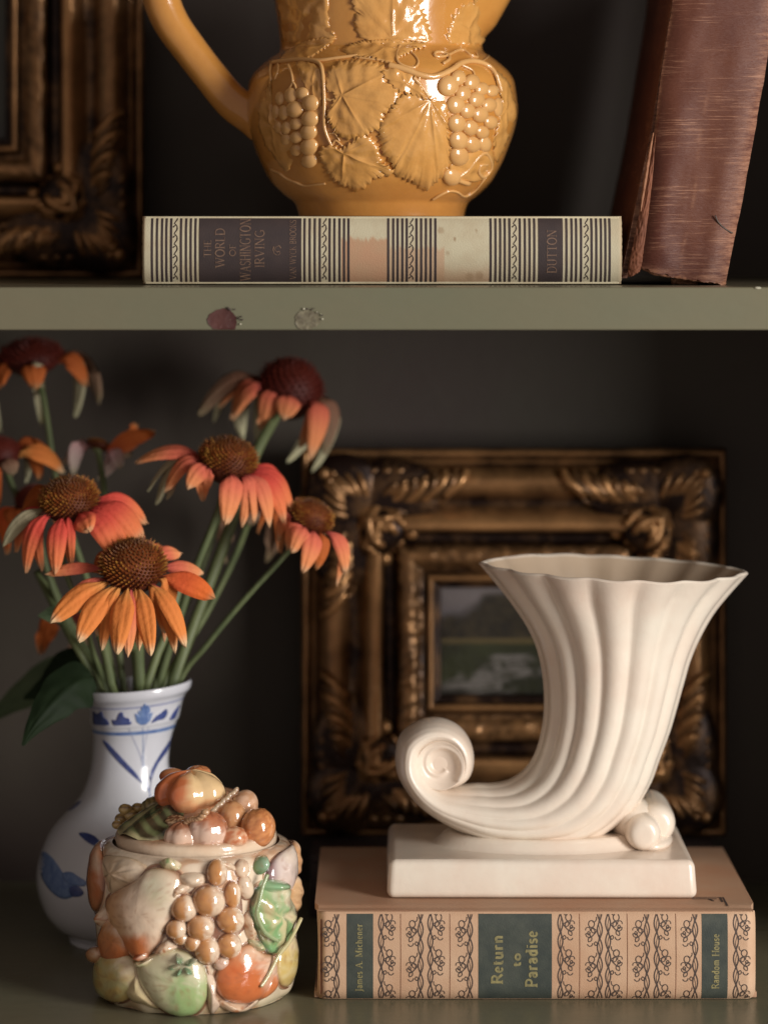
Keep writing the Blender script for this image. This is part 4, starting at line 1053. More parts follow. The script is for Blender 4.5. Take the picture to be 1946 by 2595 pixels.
# rim leans very slightly, as hand thrown
def c1(x, y): return (60+x/2.764, 1650+y/2.764)
def vflat(pts, c, mat, name='painted_motif', lift=.00015, sm=4):
    pts = [c1(*p) for p in pts]; c = c1(*c)
    return patch(V, c, smooth_poly(pts, sm), lift, M[mat], vas, name, 'leaf', rings=6, skirt=-.0002)
def vline(pts, w0, w1, mat, name='painted_stem'):
    m_ = MB(); q = cr([c1(*p) for p in pts], 6)
    ribbon(m_, q, (w0, w1), lambda x, y, l: V.at(x, y, l), .0002, 4); m_.build(name, M[mat], vas)
m_ = MB(); zc = (HY-(1650+328/2.764))*(vs_); zc2 = (HY-(1650+527/2.764))*vs_
grid(m_, 96, 2, lambda u, v: V.pt(2*pi*u, zc-.0008+.0008*v-.001, .00015), cu=True)
m_.build('painted_rim_line', M['blue_line'], vas)
m_ = MB(); grid(m_, 96, 2, lambda u, v: V.pt(2*pi*u, zc2-.0012+.0019*v, .00018), cu=True); m_.build('painted_band', M['blue_pale'], vas)
vflat([(440,400),(470,420),(500,405),(520,450),(545,470),(560,510),(480,505),(450,490)], (500,475), 'blue')
vflat([(575,470),(600,480),(620,430),(650,425),(665,460),(700,475),(715,515),(640,518),(590,512)], (640,490), 'blue')
vflat([(855,515),(880,475),(920,445),(955,425),(965,455),(945,490),(900,500)], (910,480), 'blue')
vflat([(985,500),(1000,460),(1030,420),(1055,400),(1040,450),(1025,490)], (1020,460), 'blue')
for a, b, cc in (((795,525), (760,420), 24), ((795,525), (735,440), 20), ((800,525), (800,375), 30), ((805,525), (835,400), 24), ((805,525), (860,440), 20), ((800,520), (780,390), 20), ((800,520), (822,385), 20)):
    dx, dy = b[0]-a[0], b[1]-a[1]; l = sqrt(dx*dx+dy*dy); nx, ny = -dy/l*cc, dx/l*cc
    vflat([a, (a[0]+dx*.4+nx, a[1]+dy*.4+ny), (a[0]+dx*.75+nx*.6, a[1]+dy*.75+ny*.6), b, (a[0]+dx*.75-nx*.6, a[1]+dy*.75-ny*.6), (a[0]+dx*.4-nx, a[1]+dy*.4-ny)], (a[0]+dx*.45, a[1]+dy*.45), 'blue_pale', lift=.00016+.00002*(cc % 7))
vflat([(530,615),(570,640),(640,710),(720,790),(790,860),(835,930),(780,890),(700,820),(620,740),(560,670)], (680,775), 'blue')
vflat([(1035,600),(1015,680),(960,760),(900,850),(880,920),(890,840),(940,740),(990,660)], (950,765), 'blue')
vline([(800,540),(815,640),(830,760),(850,880),(880,980),(885,1040)], 1.6, 2.2, 'blue_pale'); vline([(840,540),(830,680),(822,780),(850,900),(878,985)], 1.2, 1.2, 'blue_line')
vline([(700,540),(745,620),(800,720),(830,800)], 1.2, 1.6, 'blue_line'); vline([(1000,640),(930,790),(895,900),(885,980)], 1.6, 1.6, 'blue')
vline([(815,905),(850,950),(880,990)], 2.2, 1.2, 'blue')
vflat([(385,1280),(440,1275),(500,1300),(540,1340),(580,1380),(500,1370),(430,1330)], (480,1325), 'blue')
vflat([(115,1420),(150,1410),(200,1450),(245,1510),(280,1560),(340,1600),(380,1660),(380,1700),(300,1740),(230,1720),(160,1650),(120,1560)], (220,1600), 'blue_pale')
vflat([(270,1560),(330,1550),(380,1580),(440,1620),(420,1650),(340,1640),(290,1610)], (340,1605), 'blue_pale', lift=.00022)
vflat([(320,1660),(380,1650),(420,1690),(400,1720),(340,1720)], (370,1690), 'blue', lift=.00024)
vflat([(290,1110),(330,1080),(400,1050),(380,1080),(320,1120)], (345,1085), 'blue')

# ------------------------------------------------------------------ coneflowers
PAL = {
 'red': (srgb(180,60,58), srgb(204,78,64), srgb(218,120,76), srgb(200,150,110)),
 'coral': (srgb(184,84,80), srgb(208,106,80), srgb(222,140,92), srgb(214,170,130)),
 'orange': (srgb(214,150,84), srgb(216,122,62), srgb(220,132,68), srgb(220,190,150)),
 'orangered': (srgb(216,112,66), srgb(214,92,52), srgb(222,110,52), srgb(180,130,90)),
 'rust': (srgb(150,70,40), srgb(176,90,44), srgb(186,100,50), srgb(170,120,80)),
 'pale': (srgb(150,140,110), srgb(170,160,132), srgb(186,180,148), srgb(190,186,150)),
 'pink': (srgb(200,150,150), srgb(214,176,176), srgb(222,200,190), srgb(206,196,170)),
 'dim': (srgb(120,78,60), srgb(128,92,74), srgb(130,104,84), srgb(130,116,90)),
}
def coneflower(label, cx, cy, Y, rc, axis, petals, stem, hcol=('dark', 1), hh=.85, spikes=True, sr=0.0022, group='coneflowers in the porcelain vase'):
    """petals: (tip px, tip py, dY mm, width px, palette[, arch])"""
    c = P(cx, cy, Y); A = Vector(axis).normalized(); s = (CD+Y)/F; R = rc*s
    fl = empty('coneflower', label, 'flower', tuple(P(stem[-1][0], stem[-1][1], VY) if stem else c), group)
    # disc
    mb = MB()
    rot = A.to_track_quat('Z', 'Y').to_matrix()
    d0 = srgb(58,20,12); d1 = srgb(132,66,24)
    if hcol[0] == 'red': d0, d1 = srgb(70,22,16), srgb(96,34,22)
    ellipsoid(mb, c, R*.94, R*.94, R*hh*.94, 28, 18, col=lambda d: mix(d0, d1, .5*sst(-.2, .9, d.z)+.2), rot=rot)
    ga = pi*(3-sqrt(5)); n = 420 if spikes else 200
    for i in range(n):
        zz = 1-1.15*(i+.5)/n; rr = sqrt(max(0, 1-zz*zz)); th_ = i*ga
        d = Vector((cos(th_)*rr, sin(th_)*rr, zz))
        b = Vector((d.x*R*.92, d.y*R*.92, d.z*R*hh*.92)); nrm = Vector((d.x, d.y, d.z/hh)).normalized()
        L_ = R*(.11+.11*random.random())*(1.2 if zz < .55 else .7); w = R*.055; th_ += random.uniform(-.12,.12)
        t1 = nrm.cross(Vector((0, 0, 1))).normalized() if abs(nrm.z) < .99 else Vector((1, 0, 0)); t2 = nrm.cross(t1)
        vv = [b+t1*w, b+t2*w, b-t1*w, b-t2*w, b+(nrm+Vector((0,0,.35))).normalized()*L_]
        tip_tone = random.random()  # random tip colour, spike by spike
        tip = mix(srgb(150,78,26), srgb(206,150,62), tip_tone*tip_tone) if zz < .75 else mix(srgb(96,58,26), srgb(120,84,36), tip_tone)
        if hcol[0] == 'red': tip = mix(srgb(100,34,24), srgb(120,44,28), tip_tone)
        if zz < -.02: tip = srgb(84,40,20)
        bc = mix(d0, d1, .25)
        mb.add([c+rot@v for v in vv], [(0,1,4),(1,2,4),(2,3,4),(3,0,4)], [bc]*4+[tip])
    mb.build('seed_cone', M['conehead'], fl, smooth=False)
    # green calyx below
    mb = MB(); ellipsoid(mb, c-A*R*.35, R*.45, R*.45, R*.4, 14, 10, rot=rot); mb.build('calyx', M['stem'], fl)
    for k, pt in enumerate(petals):
        tx, ty, dy, wd, pal = pt[:5]; arch = pt[5] if len(pt) > 5 else .25
        tip = P(tx, ty, Y+dy/1000); w = wd*s/2*.98; tip = c+(tip-c)*1.06
        rv = tip-c; r = rv-A*rv.dot(A)
        if r.length < R*.3: r = Vector((rv.x, -abs(rv.z)*.5-.002, 0))
        r = r.normalized(); base = c + r*R*.82 - A*R*.12
        Ln = (tip-base).length
        ctrl = base + r*Ln*.5 + A*Ln*arch
        side = A.cross(r).normalized(); vs2 = Vector((0, 1, 0)).cross(tip-base).normalized()
        if vs2.dot(side) < 0: vs2 = -vs2
        side = (side + vs2*1.1).normalized()
        # keep the face towards the light and viewer if it would be edge on
        p0, p1, p2, p3 = PAL[pal]; sd = random.random()*50; notch = random.choice((2, 2, 3)); tw = random.uniform(-.5, .5)
        mb = MB(); NU, NV = 22, 10
        def cen(t): return base*(1-t)**2+ctrl*2*t*(1-t)+tip*t*t
        def fn(u, v):
            t = u; x = 2*v-1
            prof = (sst(-.12, .45, t)*.75+.25*sin(pi*min(1, t*.9)))*(1-.0*t)*sqrt(max(0, 1-max(0, (t-.52)/.48)**2.1)) 
            prof = max(prof, .05)
            e = cen(t+.01)-cen(max(0, t-.01)); tg = e.normalized(); sdv = (side - tg*side.dot(tg)).normalized(); nr = tg.cross(sdv)
            if nr.dot(A) - .3*nr.y < 0: nr = -nr
            sd2 = sdv*cos(tw*t)+nr*sin(tw*t)
            p = cen(t) + sd2*x*w*prof
            p += nr*w*(-.30*x*x + .06*cos(x*pi*3) + .12*noise.noise(Vector((t*3, x*1.5, sd))))
            if t > .9: p += tg*w*.35*(cos(x*pi*notch)*.5-.5)*(t-.9)/.1
            return p
        def cf(u, v):
            x = 2*v-1; st = .5+.5*noise.noise(Vector((x*9, u*1.5, sd)))
            c_ = mix(p0, p1, sst(0, .4, u)) if u < .4 else mix(p1, p2, sst(.4, .88, u))
            c_ = mix(c_, p3, sst(.84, 1.0, u)); c_ = mix(c_, p0, .30*st*sst(.9, .2, u)); 
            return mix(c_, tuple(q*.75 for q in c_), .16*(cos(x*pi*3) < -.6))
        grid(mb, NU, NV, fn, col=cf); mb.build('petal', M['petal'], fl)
    if stem:
        mb = MB(); n = len(stem)
        pts = [c-A*R*.35]+[P(x, y, Y+(VY-Y)*((i+1)/(n))+ (0 if i < n-1 else 0)) for i, (x, y) in enumerate(stem)]
        pts.append(Vector((V.X+(pts[-1].x-V.X)*.45, VY+random.uniform(-.006,.006), pts[-1].z-.040)))
        pp = [Vector(q) for q in cr([tuple(p) for p in pts], 8)]
        tube(mb, pp, [sr*.85*(1+.10*noise.noise(Vector((i*.35, cx, 0))))*(1-.15*(1-i/len(pp))) for i in range(len(pp))], 12); mb.build('stem', M['stem'], fl)
    return fl

# front orange flower
coneflower('orange coneflower with amber drooping petals nearest the vase mouth, in front of the others', 337, 1437, .060, 84, (.02, -.50, .86), [
 (138,1572,-22,62,'orange',.10),(205,1618,-26,60,'orange',.08),(298,1648,-30,62,'orange',.10),(380,1652,-26,52,'orange',.1),(465,1632,-18,46,'orange',.12),
 (125,1455,6,34,'coral',.05),(238,1452,18,50,'rust',.1),(508,1453,8,42,'coral',.08),(535,1513,-8,60,'orangered',.14),(455,1405,22,44,'coral',.14),(410,1388,24,40,'red',.1),
 (415,1600,-8,44,'orange',.16),(428,1550,4,50,'orange',.2),(248,1606,-14,44,'orange',.1),(325,1655,-24,44,'coral',.09),(352,1640,-16,40,'orange',.1),(168,1540,-8,40,'coral',.06),(440,1648,-10,38,'orange',.12),(262,1640,-16,40,'orange',.12),(412,1620,2,30,'coral',.1),(290,1410,26,40,'rust',.1)],
 [(337,1560),(338,1640),(345,1725)], hh=.78)
# red flower, upper left of it
coneflower('red coneflower tilted left with broad red petals above the front orange one', 176, 1268, .085, 74, (-.06, -.42, .90), [
 (365,1325,10,50,'red',.14),(358,1358,-6,64,'red',.2),(342,1374,-10,60,'red',.22),(292,1415,-20,66,'red',.2),(222,1342,-22,66,'red',.32),(142,1450,-20,52,'red',.12),
 (70,1445,-10,50,'red',.14),(16,1380,-2,40,'pale',.06),(45,1395,6,46,'red',.08),(98,1392,-4,34,'pale',.05),(60,1300,20,70,'rust',.2),(200,1216,30,50,'rust',.2),(240,1240,26,50,'rust',.2),(255,1398,8,20,'pale',.1),(180,1430,-12,40,'red',.12),(318,1398,-12,44,'red',.16),(110,1440,0,36,'red',.1)],
 [(160,1420),(210,1560),(235,1650),(262,1730)], hh=.8, sr=.0018)
# coral flower, centre
coneflower('coral pink coneflower with tall brown cone tilted left in the middle of the bouquet', 578, 1168, .105, 74, (.22, -.30, .90), [
 (352,1172,6,52,'coral',.14),(384,1242,10,22,'pale',.10),(425,1245,-2,46,'coral',.2),(430,1262,8,40,'dim',.12),(404,1275,12,50,'pale',.1),(480,1238,-12,52,'coral',.24),(570,1325,-18,62,'coral',.22),(577,1325,-14,46,'coral',.2),
 (678,1330,-10,48,'coral',.16),(715,1318,-6,44,'red',.18),(735,1290,4,50,'red',.2),(722,1268,14,40,'red',.2),(650,1345,10,52,'rust',.1),(705,1390,14,34,'rust',.2),(610,1330,-8,38,'coral',.18),(640,1320,-10,40,'coral',.18),(450,1200,0,46,'red',.16),(520,1262,-4,44,'coral',.2)],
 [(555,1290),(500,1430),(450,1580),(405,1725)], hh=.85, sr=.0026)
# right small flower
coneflower('small coral coneflower on a long green stem leaning far right over the frame', 788, 1312, .110, 58, (.42, -.35, .84), [
 (728,1392,-6,60,'coral',.28),(740,1398,-16,52,'coral',.3),(768,1448,-16,52,'coral',.2),(872,1448,-4,40,'coral',.22),(850,1478,0,26,'coral',.22),(700,1300,10,40,'red',.1),(712,1338,4,44,'coral',.2),(800,1440,-8,36,'rust',.14),(715,1370,2,44,'coral',.2)],
 [(735,1392),(610,1530),(520,1640),(458,1722)], hh=.8, sr=.0019)
# top right, dark cone, out of focus
coneflower('dusky rose coneflower with dark red cone highest on the right of the bouquet', 735, 985, .185, 84, (.30, -.10, .94), [
 (512,1048,0,54,'dim',.22),(552,1068,14,40,'pale',.2),(590,1060,-10,74,'coral',.26),(625,1110,6,60,'pale',.2),(718,1062,-22,66,'coral',.35),(725,1160,10,50,'pale',.14),(782,1160,-16,60,'coral',.28),(820,1145,4,50,'dim',.26),(785,1185,16,50,'pale',.2),(600,1030,20,60,'dim',.22),(838,1060,24,50,'dim',.2),(560,1030,4,56,'coral',.24),(668,1085,-12,56,'coral',.2),(760,1130,-8,50,'coral',.2),(660,1120,14,50,'pale',.1)],
 [(690,1070),(640,1170),(560,1400),(440,1725)], hcol=('red', 1), hh=1.0, spikes=False, sr=.0038)
# top left
coneflower('rust coneflower with dark flat cone at the top left under the shelf', 78, 905, .19, 80, (-.05, -.12, .95), [
 (-40,960,0,80,'rust',.2),(10,1085,6,70,'pale',.14),(88,982,-24,64,'rust',.35),(104,1070,8,34,'pale',.12),(180,1050,8,50,'pale',.16),(216,975,0,64,'rust',.3),(240,1020,16,50,'dim',.24),(245,960,24,40,'dim',.24),(-20,1040,8,60,'rust',.2),(0,985,-12,70,'rust',.3)],
 [(110,1010),(150,1250),(230,1500),(290,1725)], hcol=('red', 1), hh=.62, spikes=False, sr=.0022)
# left edge
coneflower('orange coneflower cut off by the left edge of the photo', 2, 1150, .16, 50, (-.1, -.2, .95), [
 (158,1195,0,64,'orange',.30),(120,1140,20,50,'rust',.3),(-10,1300,-10,60,'rust',.2),(30,1205,-16,50,'dim',.3),(90,1215,6,44,'rust',.2),(60,1220,8,36,'pale',.1),(-60,1250,0,60,'rust',.2)],
 [(60,1300),(150,1520),(225,1660),(275,1728)], hcol=('red', 1), hh=.9, spikes=False)
# behind the red flower
coneflower('dark orange coneflower hidden close behind the red one at the left', 85, 1270, .145, 48, (-.1, -.3, .95), [
 (45,1345,-8,84,'rust',.3),(20,1400,0,60,'orangered',.2),(150,1340,0,40,'rust',.2)],
 [(120,1450),(180,1600),(245,1728)], hcol=('red', 1), hh=.9, spikes=False)
# small profile flower with pink petals
coneflower('small side-on coneflower with one orange petal and pale pink undersides', 250, 1128, .165, 30, (.25, .35, .90), [
 (388,1092,-10,56,'rust',.35),(345,1075,6,56,'rust',.3),(245,1210,-4,42,'pink',.1),(307,1185,-4,44,'pink',.12),(195,1198,-4,46,'pink',.16),(165,1180,4,44,'pink',.2),(205,1125,6,36,'pink',.2),(330,1150,10,36,'dim',.2)],
 [(265,1250),(285,1500),(310,1726)], hh=.5, spikes=False)
# blurred flower behind coral
coneflower('dull grey pink coneflower in shadow behind the coral one', 640, 1275, .205, 44, (.1, -.1, .95), [
 (580,1420,0,56,'dim',.12),(668,1415,0,52,'dim',.12),(705,1395,-6,36,'rust',.2),(630,1330,-14,60,'dim',.2),(700,1360,8,50,'dim',.2)],
 [(600,1400),(520,1560),(420,1727)], hcol=('red', 1), hh=.8, spikes=False)
# fallen low flower seen between the stems
coneflower('dark drooping coneflower low behind the stems left of the vase mouth', 165, 1560, .17, 36, (.3, -.2, .7), [
 (110,1650,0,56,'rust',.2),(150,1690,4,44,'dim',.1),(215,1640,0,50,'dim',.2),(230,1600,10,50,'rust',.2)],
 [(200,1640),(262,1730)], hcol=('red', 1), hh=.8, spikes=False)

# pink back petal is part of the red flower's neighbour; stems without heads in view
def stemthing(label, pts, r):
    o = empty('cut_stalk', label, 'stalk', tuple(P(*pts[-1])), 'green stalks in the porcelain vase')
    mb = MB(); q = [Vector(p) for p in cr([tuple(P(*p)) for p in pts], 8)]
    b = q[-1]; q += [Vector((V.X+(b.x-V.X)*.62, VY, b.z-.016)), Vector((V.X+(b.x-V.X)*.3, VY, b.z-.045))]
    tube(mb, q, [r*.86*(1+.10*noise.noise(Vector((i*.3, r*1e4, 0)))) for i in range(len(q))], 12); mb.build('stalk_body', M['stem'], o); return o
stemthing('thick green stem at the left with a cut pale end above the vase rim', [(95,1450,.15),(165,1590,.125),(200,1650,.115),(238,1716,.118)], .0024)
stemthing('pale green stem left of the middle going into the vase', [(252,1600,.10),(268,1660,.105),(282,1735,.11)], .0026)
stemthing('flat green stalk upright in the middle of the vase mouth', [(350,1560,.10),(350,1640,.105),(354,1735,.11)], .0034)
stemthing('bright green stem slanting right beside the upright stalk', [(470,1430,.12),(425,1590,.115),(398,1660,.112),(372,1735,.11)], .0026)
stemthing('slender pale stem rising right through the middle of the bouquet', [(560,1290,.16),(505,1450,.15),(440,1600,.135),(395,1735,.125)], .0024)

def leafblade(label, pts, wd, mat, Y0, Y1, tilt=0.0, face=(0, -1, .3)):
    """leaf along photo points from tip to base"""
    mb = MB(); q = cr([(x, y, Y0+(Y1-Y0)*i/(len(pts)-1)) for i, (x, y) in enumerate(pts)], 8); N_ = len(q)-1
    cc = [P(x, y, yy) for x, y, yy in q]; fn_ = Vector(face).normalized()
    def fn(u, v):
        k = min(int(u*N_), N_-1); f_ = u*N_-k; c = cc[k].lerp(cc[k+1], f_); tg = (cc[k+1]-cc[k]).normalized()
        sd = tg.cross(fn_).normalized(); x = 2*v-1
        w = wd*(CD+Y0)/F*(.02+sst(-.1, .72, u)*sst(1.12, .8, u)*(1+.16*noise.noise(Vector((u*6, x, 2)))))
        return c + sd*x*w - fn_*w*.35*abs(x)**1.3 + fn_*.0008*noise.noise(Vector((u*7, x*3, 1))) + fn_*w*.10*exp(-(x/.08)**2)
    grid(mb, 40, 16, fn)
    o = empty('leaf_sprig', label, 'leaf', tuple(cc[-1])); mb.build('leaf_blade', M[mat], o)
    m_ = MB(); tube(m_, [c-Vector((0, 0, .0))+fn_*(-.0002) for c in cc], [.0008*(.3+.7*i/N_) for i in range(N_+1)], 6); m_.build('midrib', M[mat], o)
    return o
leafblade('large dark green leaf hanging down left from the vase rim', [(57,1890),(90,1835),(140,1775),(190,1735),(235,1718)], 62, 'leafm', .075, .108)
leafblade('dark green leaf hanging behind the lowest stems', [(60,1770),(120,1740),(180,1700),(240,1690)], 60, 'leafm', .15, .13)
leafblade('blurred grey green leaf reaching out of the left edge', [(-70,1860),(0,1800),(70,1750),(160,1700),(240,1715)], 46, 'leafp', .19, .14)
leafblade('small rounded grey green leaf beside the front orange flower', [(96,1560),(125,1560),(160,1550)], 24, 'leafp', .10, .12)

# ------------------------------------------------------------------ majolica jar
QY = 0.020; qs = (CD+QY)/F
jar = empty('lidded_jar', 'glossy majolica jar covered in raised fruit and vegetables at the front left', 'jar', ((499-HX)*qs, QY, ZL))
CR = srgb(234,216,192); BRN = srgb(150,96,64); ORG = srgb(204,116,64); GRN = srgb(104,150,92); TAN = srgb(206,150,98)
# z by the front surface
def zf_(py, Yf): return (HY-py)*(CD+Yf)/F
qp = [(ZL+.0003, .0445), (ZL+.004, .0470), (ZL+.012, .0485), (ZL+.025, .0488), (ZL+.040, .0487), (ZL+.054, .0482), (ZL+.063, .0478), (ZL+.068, .0472), (ZL+.0712, .0455), (ZL+.0728, .0430), (ZL+.0733, .0405)]
qpr = [q for q in cr(qp, 6)]; qpr = [q for i, q in enumerate(qpr) if i == 0 or q[0] > qpr[i-1][0]]
Q = Lathe((497-HX)*qs, QY, qpr)
def c2(x, y): return (200+x/2.765, 1900+y/2.765)
mb = MB()
zs = [q[0] for q in qpr]
def qoff(th, z): return .0012*noise.noise(Vector((sin(th)*4, cos(th)*4, z*90))) * sst(ZL+.073, ZL+.065, z)
def qfn(u, v):
    k = v*(len(zs)-1); i = int(round(k)); return Q.pt(2*pi*u, zs[min(i, len(zs)-1)], qoff(2*pi*u, zs[min(i, len(zs)-1)]))
def qcl(u, v):
    th = 2*pi*u; n = fbm(sin(th)*3, cos(th)*3, v*3)
    c = mix(CR, srgb(206,168,136), sst(0, .5, n)); c = mix(c, srgb(200,196,150), sst(.25, .0, v)*.5)
    return mix(c, srgb(186,120,86), .5*sst(.08, .0, v)*sst(0, .3, n))
grid(mb, 160, len(zs)-1, qfn, cu=True, col=qcl)
zr = qpr[-1][0]
grid(mb, 96, 10, lambda u, v: Vector((Q.X+(.0405-.0008*min(1, v*3))*sin(2*pi*u), Q.Y-(.0405-.0008*min(1, v*3))*cos(2*pi*u), zr-.02*v)), cu=True, col=lambda u, v: srgb(120,80,60))
mb.add([Q.pt(2*pi*k/96, ZL+.0003) for k in range(96)], [tuple(range(96))], [CR]*96)
mb.build('body', M['majolica'], jar)
def fr(name, pts, c, H, col, kind='blob', sm=4, base=0.0, veins=None, rings=10, ripple=.0004):
    if kind == 'blob': H *= .66 if name != 'grape' else .8; cx_, cy_ = c; pts = [(cx_+(p[0]-cx_)*1.05, cy_+(p[1]-cy_)*1.05) for p in pts]
    col0 = col; faint_lit = name in ('grape', 'blossom', 'berry')
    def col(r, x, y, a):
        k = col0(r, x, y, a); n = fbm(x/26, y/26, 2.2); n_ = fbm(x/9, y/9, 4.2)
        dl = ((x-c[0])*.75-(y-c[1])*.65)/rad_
        k = mix(k, srgb(236,220,198), (.30 if faint_lit else .66)*sst(-.05, .95, dl+.45*n+.25*n_)*sst(1.0, .8, r))  # highlight side painted into the colour: each fruit pales toward upper right
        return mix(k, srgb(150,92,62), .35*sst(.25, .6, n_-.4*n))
    pts = [c2(*p) for p in pts]; c = c2(*c); rad_ = sum(sqrt((p[0]-c[0])**2+(p[1]-c[1])**2) for p in pts)/len(pts); v_ = [c2(*p) for p in veins] if veins else None
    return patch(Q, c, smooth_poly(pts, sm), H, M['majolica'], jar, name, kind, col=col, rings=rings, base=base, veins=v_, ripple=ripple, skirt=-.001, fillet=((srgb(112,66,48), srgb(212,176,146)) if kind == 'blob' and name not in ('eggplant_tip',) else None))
def ec(cx, cy, rx, ry, rot=0, n=10): return ell(cx, cy, rx, ry, rot, n)
def inv2(x, y): return ((x-200)*2.765, (y-1900)*2.765)
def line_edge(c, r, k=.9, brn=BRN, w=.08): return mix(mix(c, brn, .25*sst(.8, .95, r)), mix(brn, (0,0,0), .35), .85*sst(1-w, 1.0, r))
def col_egg(r, x, y, a):
    X, Y_ = inv2(x, y); n = noise.noise(Vector((X/60, Y_/60, 0)))
    c = mix(srgb(232,208,182), srgb(214,164,118), sst(420, 230, X-.15*(Y_-900)+40*n))
    c = mix(c, ORG, sst(1270, 1330, Y_+30*n+.15*(X-400))*sst(560, 470, X))
    c = mix(c, srgb(90,136,78), .9*exp(-((X-545)/55)**2-((Y_-930)/90)**2)); c = mix(c, srgb(150,180,120), .5*exp(-((X-610)/60)**2-((Y_-1000)/120)**2))
    return line_edge(c, r)
def col_round(c0, c1, cx, cy, sp=1.0, edge=BRN):
    def f_(r, x, y, a):
        X, Y_ = inv2(x, y); n = noise.noise(Vector((X/50, Y_/50, cx)))
        t = sst(-60, 60, (X-cx)*.8+(Y_-cy)*.2+50*n*sp)
        return line_edge(mix(c0, c1, t), r, brn=edge)
    return f_
def col_grape(cx, cy):
    def f_(r, x, y, a):
        X, Y_ = inv2(x, y); n = noise.noise(Vector((X/30, Y_/30, cx)))
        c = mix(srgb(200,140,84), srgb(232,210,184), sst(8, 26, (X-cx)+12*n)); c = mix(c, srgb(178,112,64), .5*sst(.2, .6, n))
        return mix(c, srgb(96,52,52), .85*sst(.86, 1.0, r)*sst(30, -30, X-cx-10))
    return f_
# back left onion / left silhouettes first (lower), then the bold ones
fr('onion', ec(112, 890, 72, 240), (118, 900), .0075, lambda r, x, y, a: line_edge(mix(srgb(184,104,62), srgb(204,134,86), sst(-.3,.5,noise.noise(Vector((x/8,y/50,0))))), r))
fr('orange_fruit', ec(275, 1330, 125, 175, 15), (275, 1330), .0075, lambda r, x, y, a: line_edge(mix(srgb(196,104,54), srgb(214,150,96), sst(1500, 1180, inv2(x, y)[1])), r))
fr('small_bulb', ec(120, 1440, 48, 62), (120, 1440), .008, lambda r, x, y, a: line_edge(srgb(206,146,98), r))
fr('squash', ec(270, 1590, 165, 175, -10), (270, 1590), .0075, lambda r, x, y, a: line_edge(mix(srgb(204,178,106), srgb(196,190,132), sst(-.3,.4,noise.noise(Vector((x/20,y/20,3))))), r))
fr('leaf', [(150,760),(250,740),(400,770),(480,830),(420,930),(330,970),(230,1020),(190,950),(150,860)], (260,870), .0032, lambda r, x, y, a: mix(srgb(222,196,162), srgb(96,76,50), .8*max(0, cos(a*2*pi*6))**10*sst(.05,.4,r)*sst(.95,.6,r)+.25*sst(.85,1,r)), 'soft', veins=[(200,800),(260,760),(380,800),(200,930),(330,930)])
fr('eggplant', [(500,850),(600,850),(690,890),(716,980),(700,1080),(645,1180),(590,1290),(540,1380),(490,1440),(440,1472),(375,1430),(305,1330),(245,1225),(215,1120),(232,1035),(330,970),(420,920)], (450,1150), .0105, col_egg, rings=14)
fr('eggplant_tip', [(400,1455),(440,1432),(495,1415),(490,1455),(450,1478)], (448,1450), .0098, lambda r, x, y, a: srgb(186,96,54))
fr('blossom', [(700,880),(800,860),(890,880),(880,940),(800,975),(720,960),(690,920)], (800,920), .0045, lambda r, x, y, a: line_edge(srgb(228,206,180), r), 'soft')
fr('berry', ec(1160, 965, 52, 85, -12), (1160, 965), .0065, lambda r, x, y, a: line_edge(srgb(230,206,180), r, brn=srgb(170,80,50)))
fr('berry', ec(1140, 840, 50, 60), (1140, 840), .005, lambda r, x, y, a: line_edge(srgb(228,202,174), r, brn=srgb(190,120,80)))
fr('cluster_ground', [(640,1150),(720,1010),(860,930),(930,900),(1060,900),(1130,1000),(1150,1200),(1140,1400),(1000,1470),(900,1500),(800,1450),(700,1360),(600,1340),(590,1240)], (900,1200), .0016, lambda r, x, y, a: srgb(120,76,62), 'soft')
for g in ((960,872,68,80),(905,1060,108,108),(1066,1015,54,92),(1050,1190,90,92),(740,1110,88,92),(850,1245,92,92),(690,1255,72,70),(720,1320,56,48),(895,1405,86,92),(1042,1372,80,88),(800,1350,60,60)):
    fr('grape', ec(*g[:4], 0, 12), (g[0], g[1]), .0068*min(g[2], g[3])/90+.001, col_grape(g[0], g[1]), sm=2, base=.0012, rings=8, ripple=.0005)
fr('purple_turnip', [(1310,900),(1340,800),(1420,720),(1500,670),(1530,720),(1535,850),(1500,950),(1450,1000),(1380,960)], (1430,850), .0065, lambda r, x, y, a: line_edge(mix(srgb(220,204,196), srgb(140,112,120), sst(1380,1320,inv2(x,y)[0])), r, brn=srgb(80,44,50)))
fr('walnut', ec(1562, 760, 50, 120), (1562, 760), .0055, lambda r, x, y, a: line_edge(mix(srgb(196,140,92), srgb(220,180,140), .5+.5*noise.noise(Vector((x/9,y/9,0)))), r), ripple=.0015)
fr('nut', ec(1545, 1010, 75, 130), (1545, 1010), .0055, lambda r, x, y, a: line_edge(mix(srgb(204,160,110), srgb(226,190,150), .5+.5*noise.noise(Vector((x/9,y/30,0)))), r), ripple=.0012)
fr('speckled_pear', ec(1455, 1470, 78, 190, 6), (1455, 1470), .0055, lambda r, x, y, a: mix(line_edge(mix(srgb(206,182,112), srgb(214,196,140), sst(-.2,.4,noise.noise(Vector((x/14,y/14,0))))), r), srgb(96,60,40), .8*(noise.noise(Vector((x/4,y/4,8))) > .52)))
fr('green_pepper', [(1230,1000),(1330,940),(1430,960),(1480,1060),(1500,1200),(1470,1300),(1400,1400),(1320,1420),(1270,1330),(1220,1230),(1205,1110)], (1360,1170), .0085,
   lambda r, x, y, a: line_edge(mix(srgb(226,208,164), srgb(124,172,116), .25+.75*sst(-.35, .25, noise.noise(Vector((x/16, y/26, 5)))+.3*sin(a*2*pi*5))), r, brn=srgb(60,96,76)), ripple=.0022)
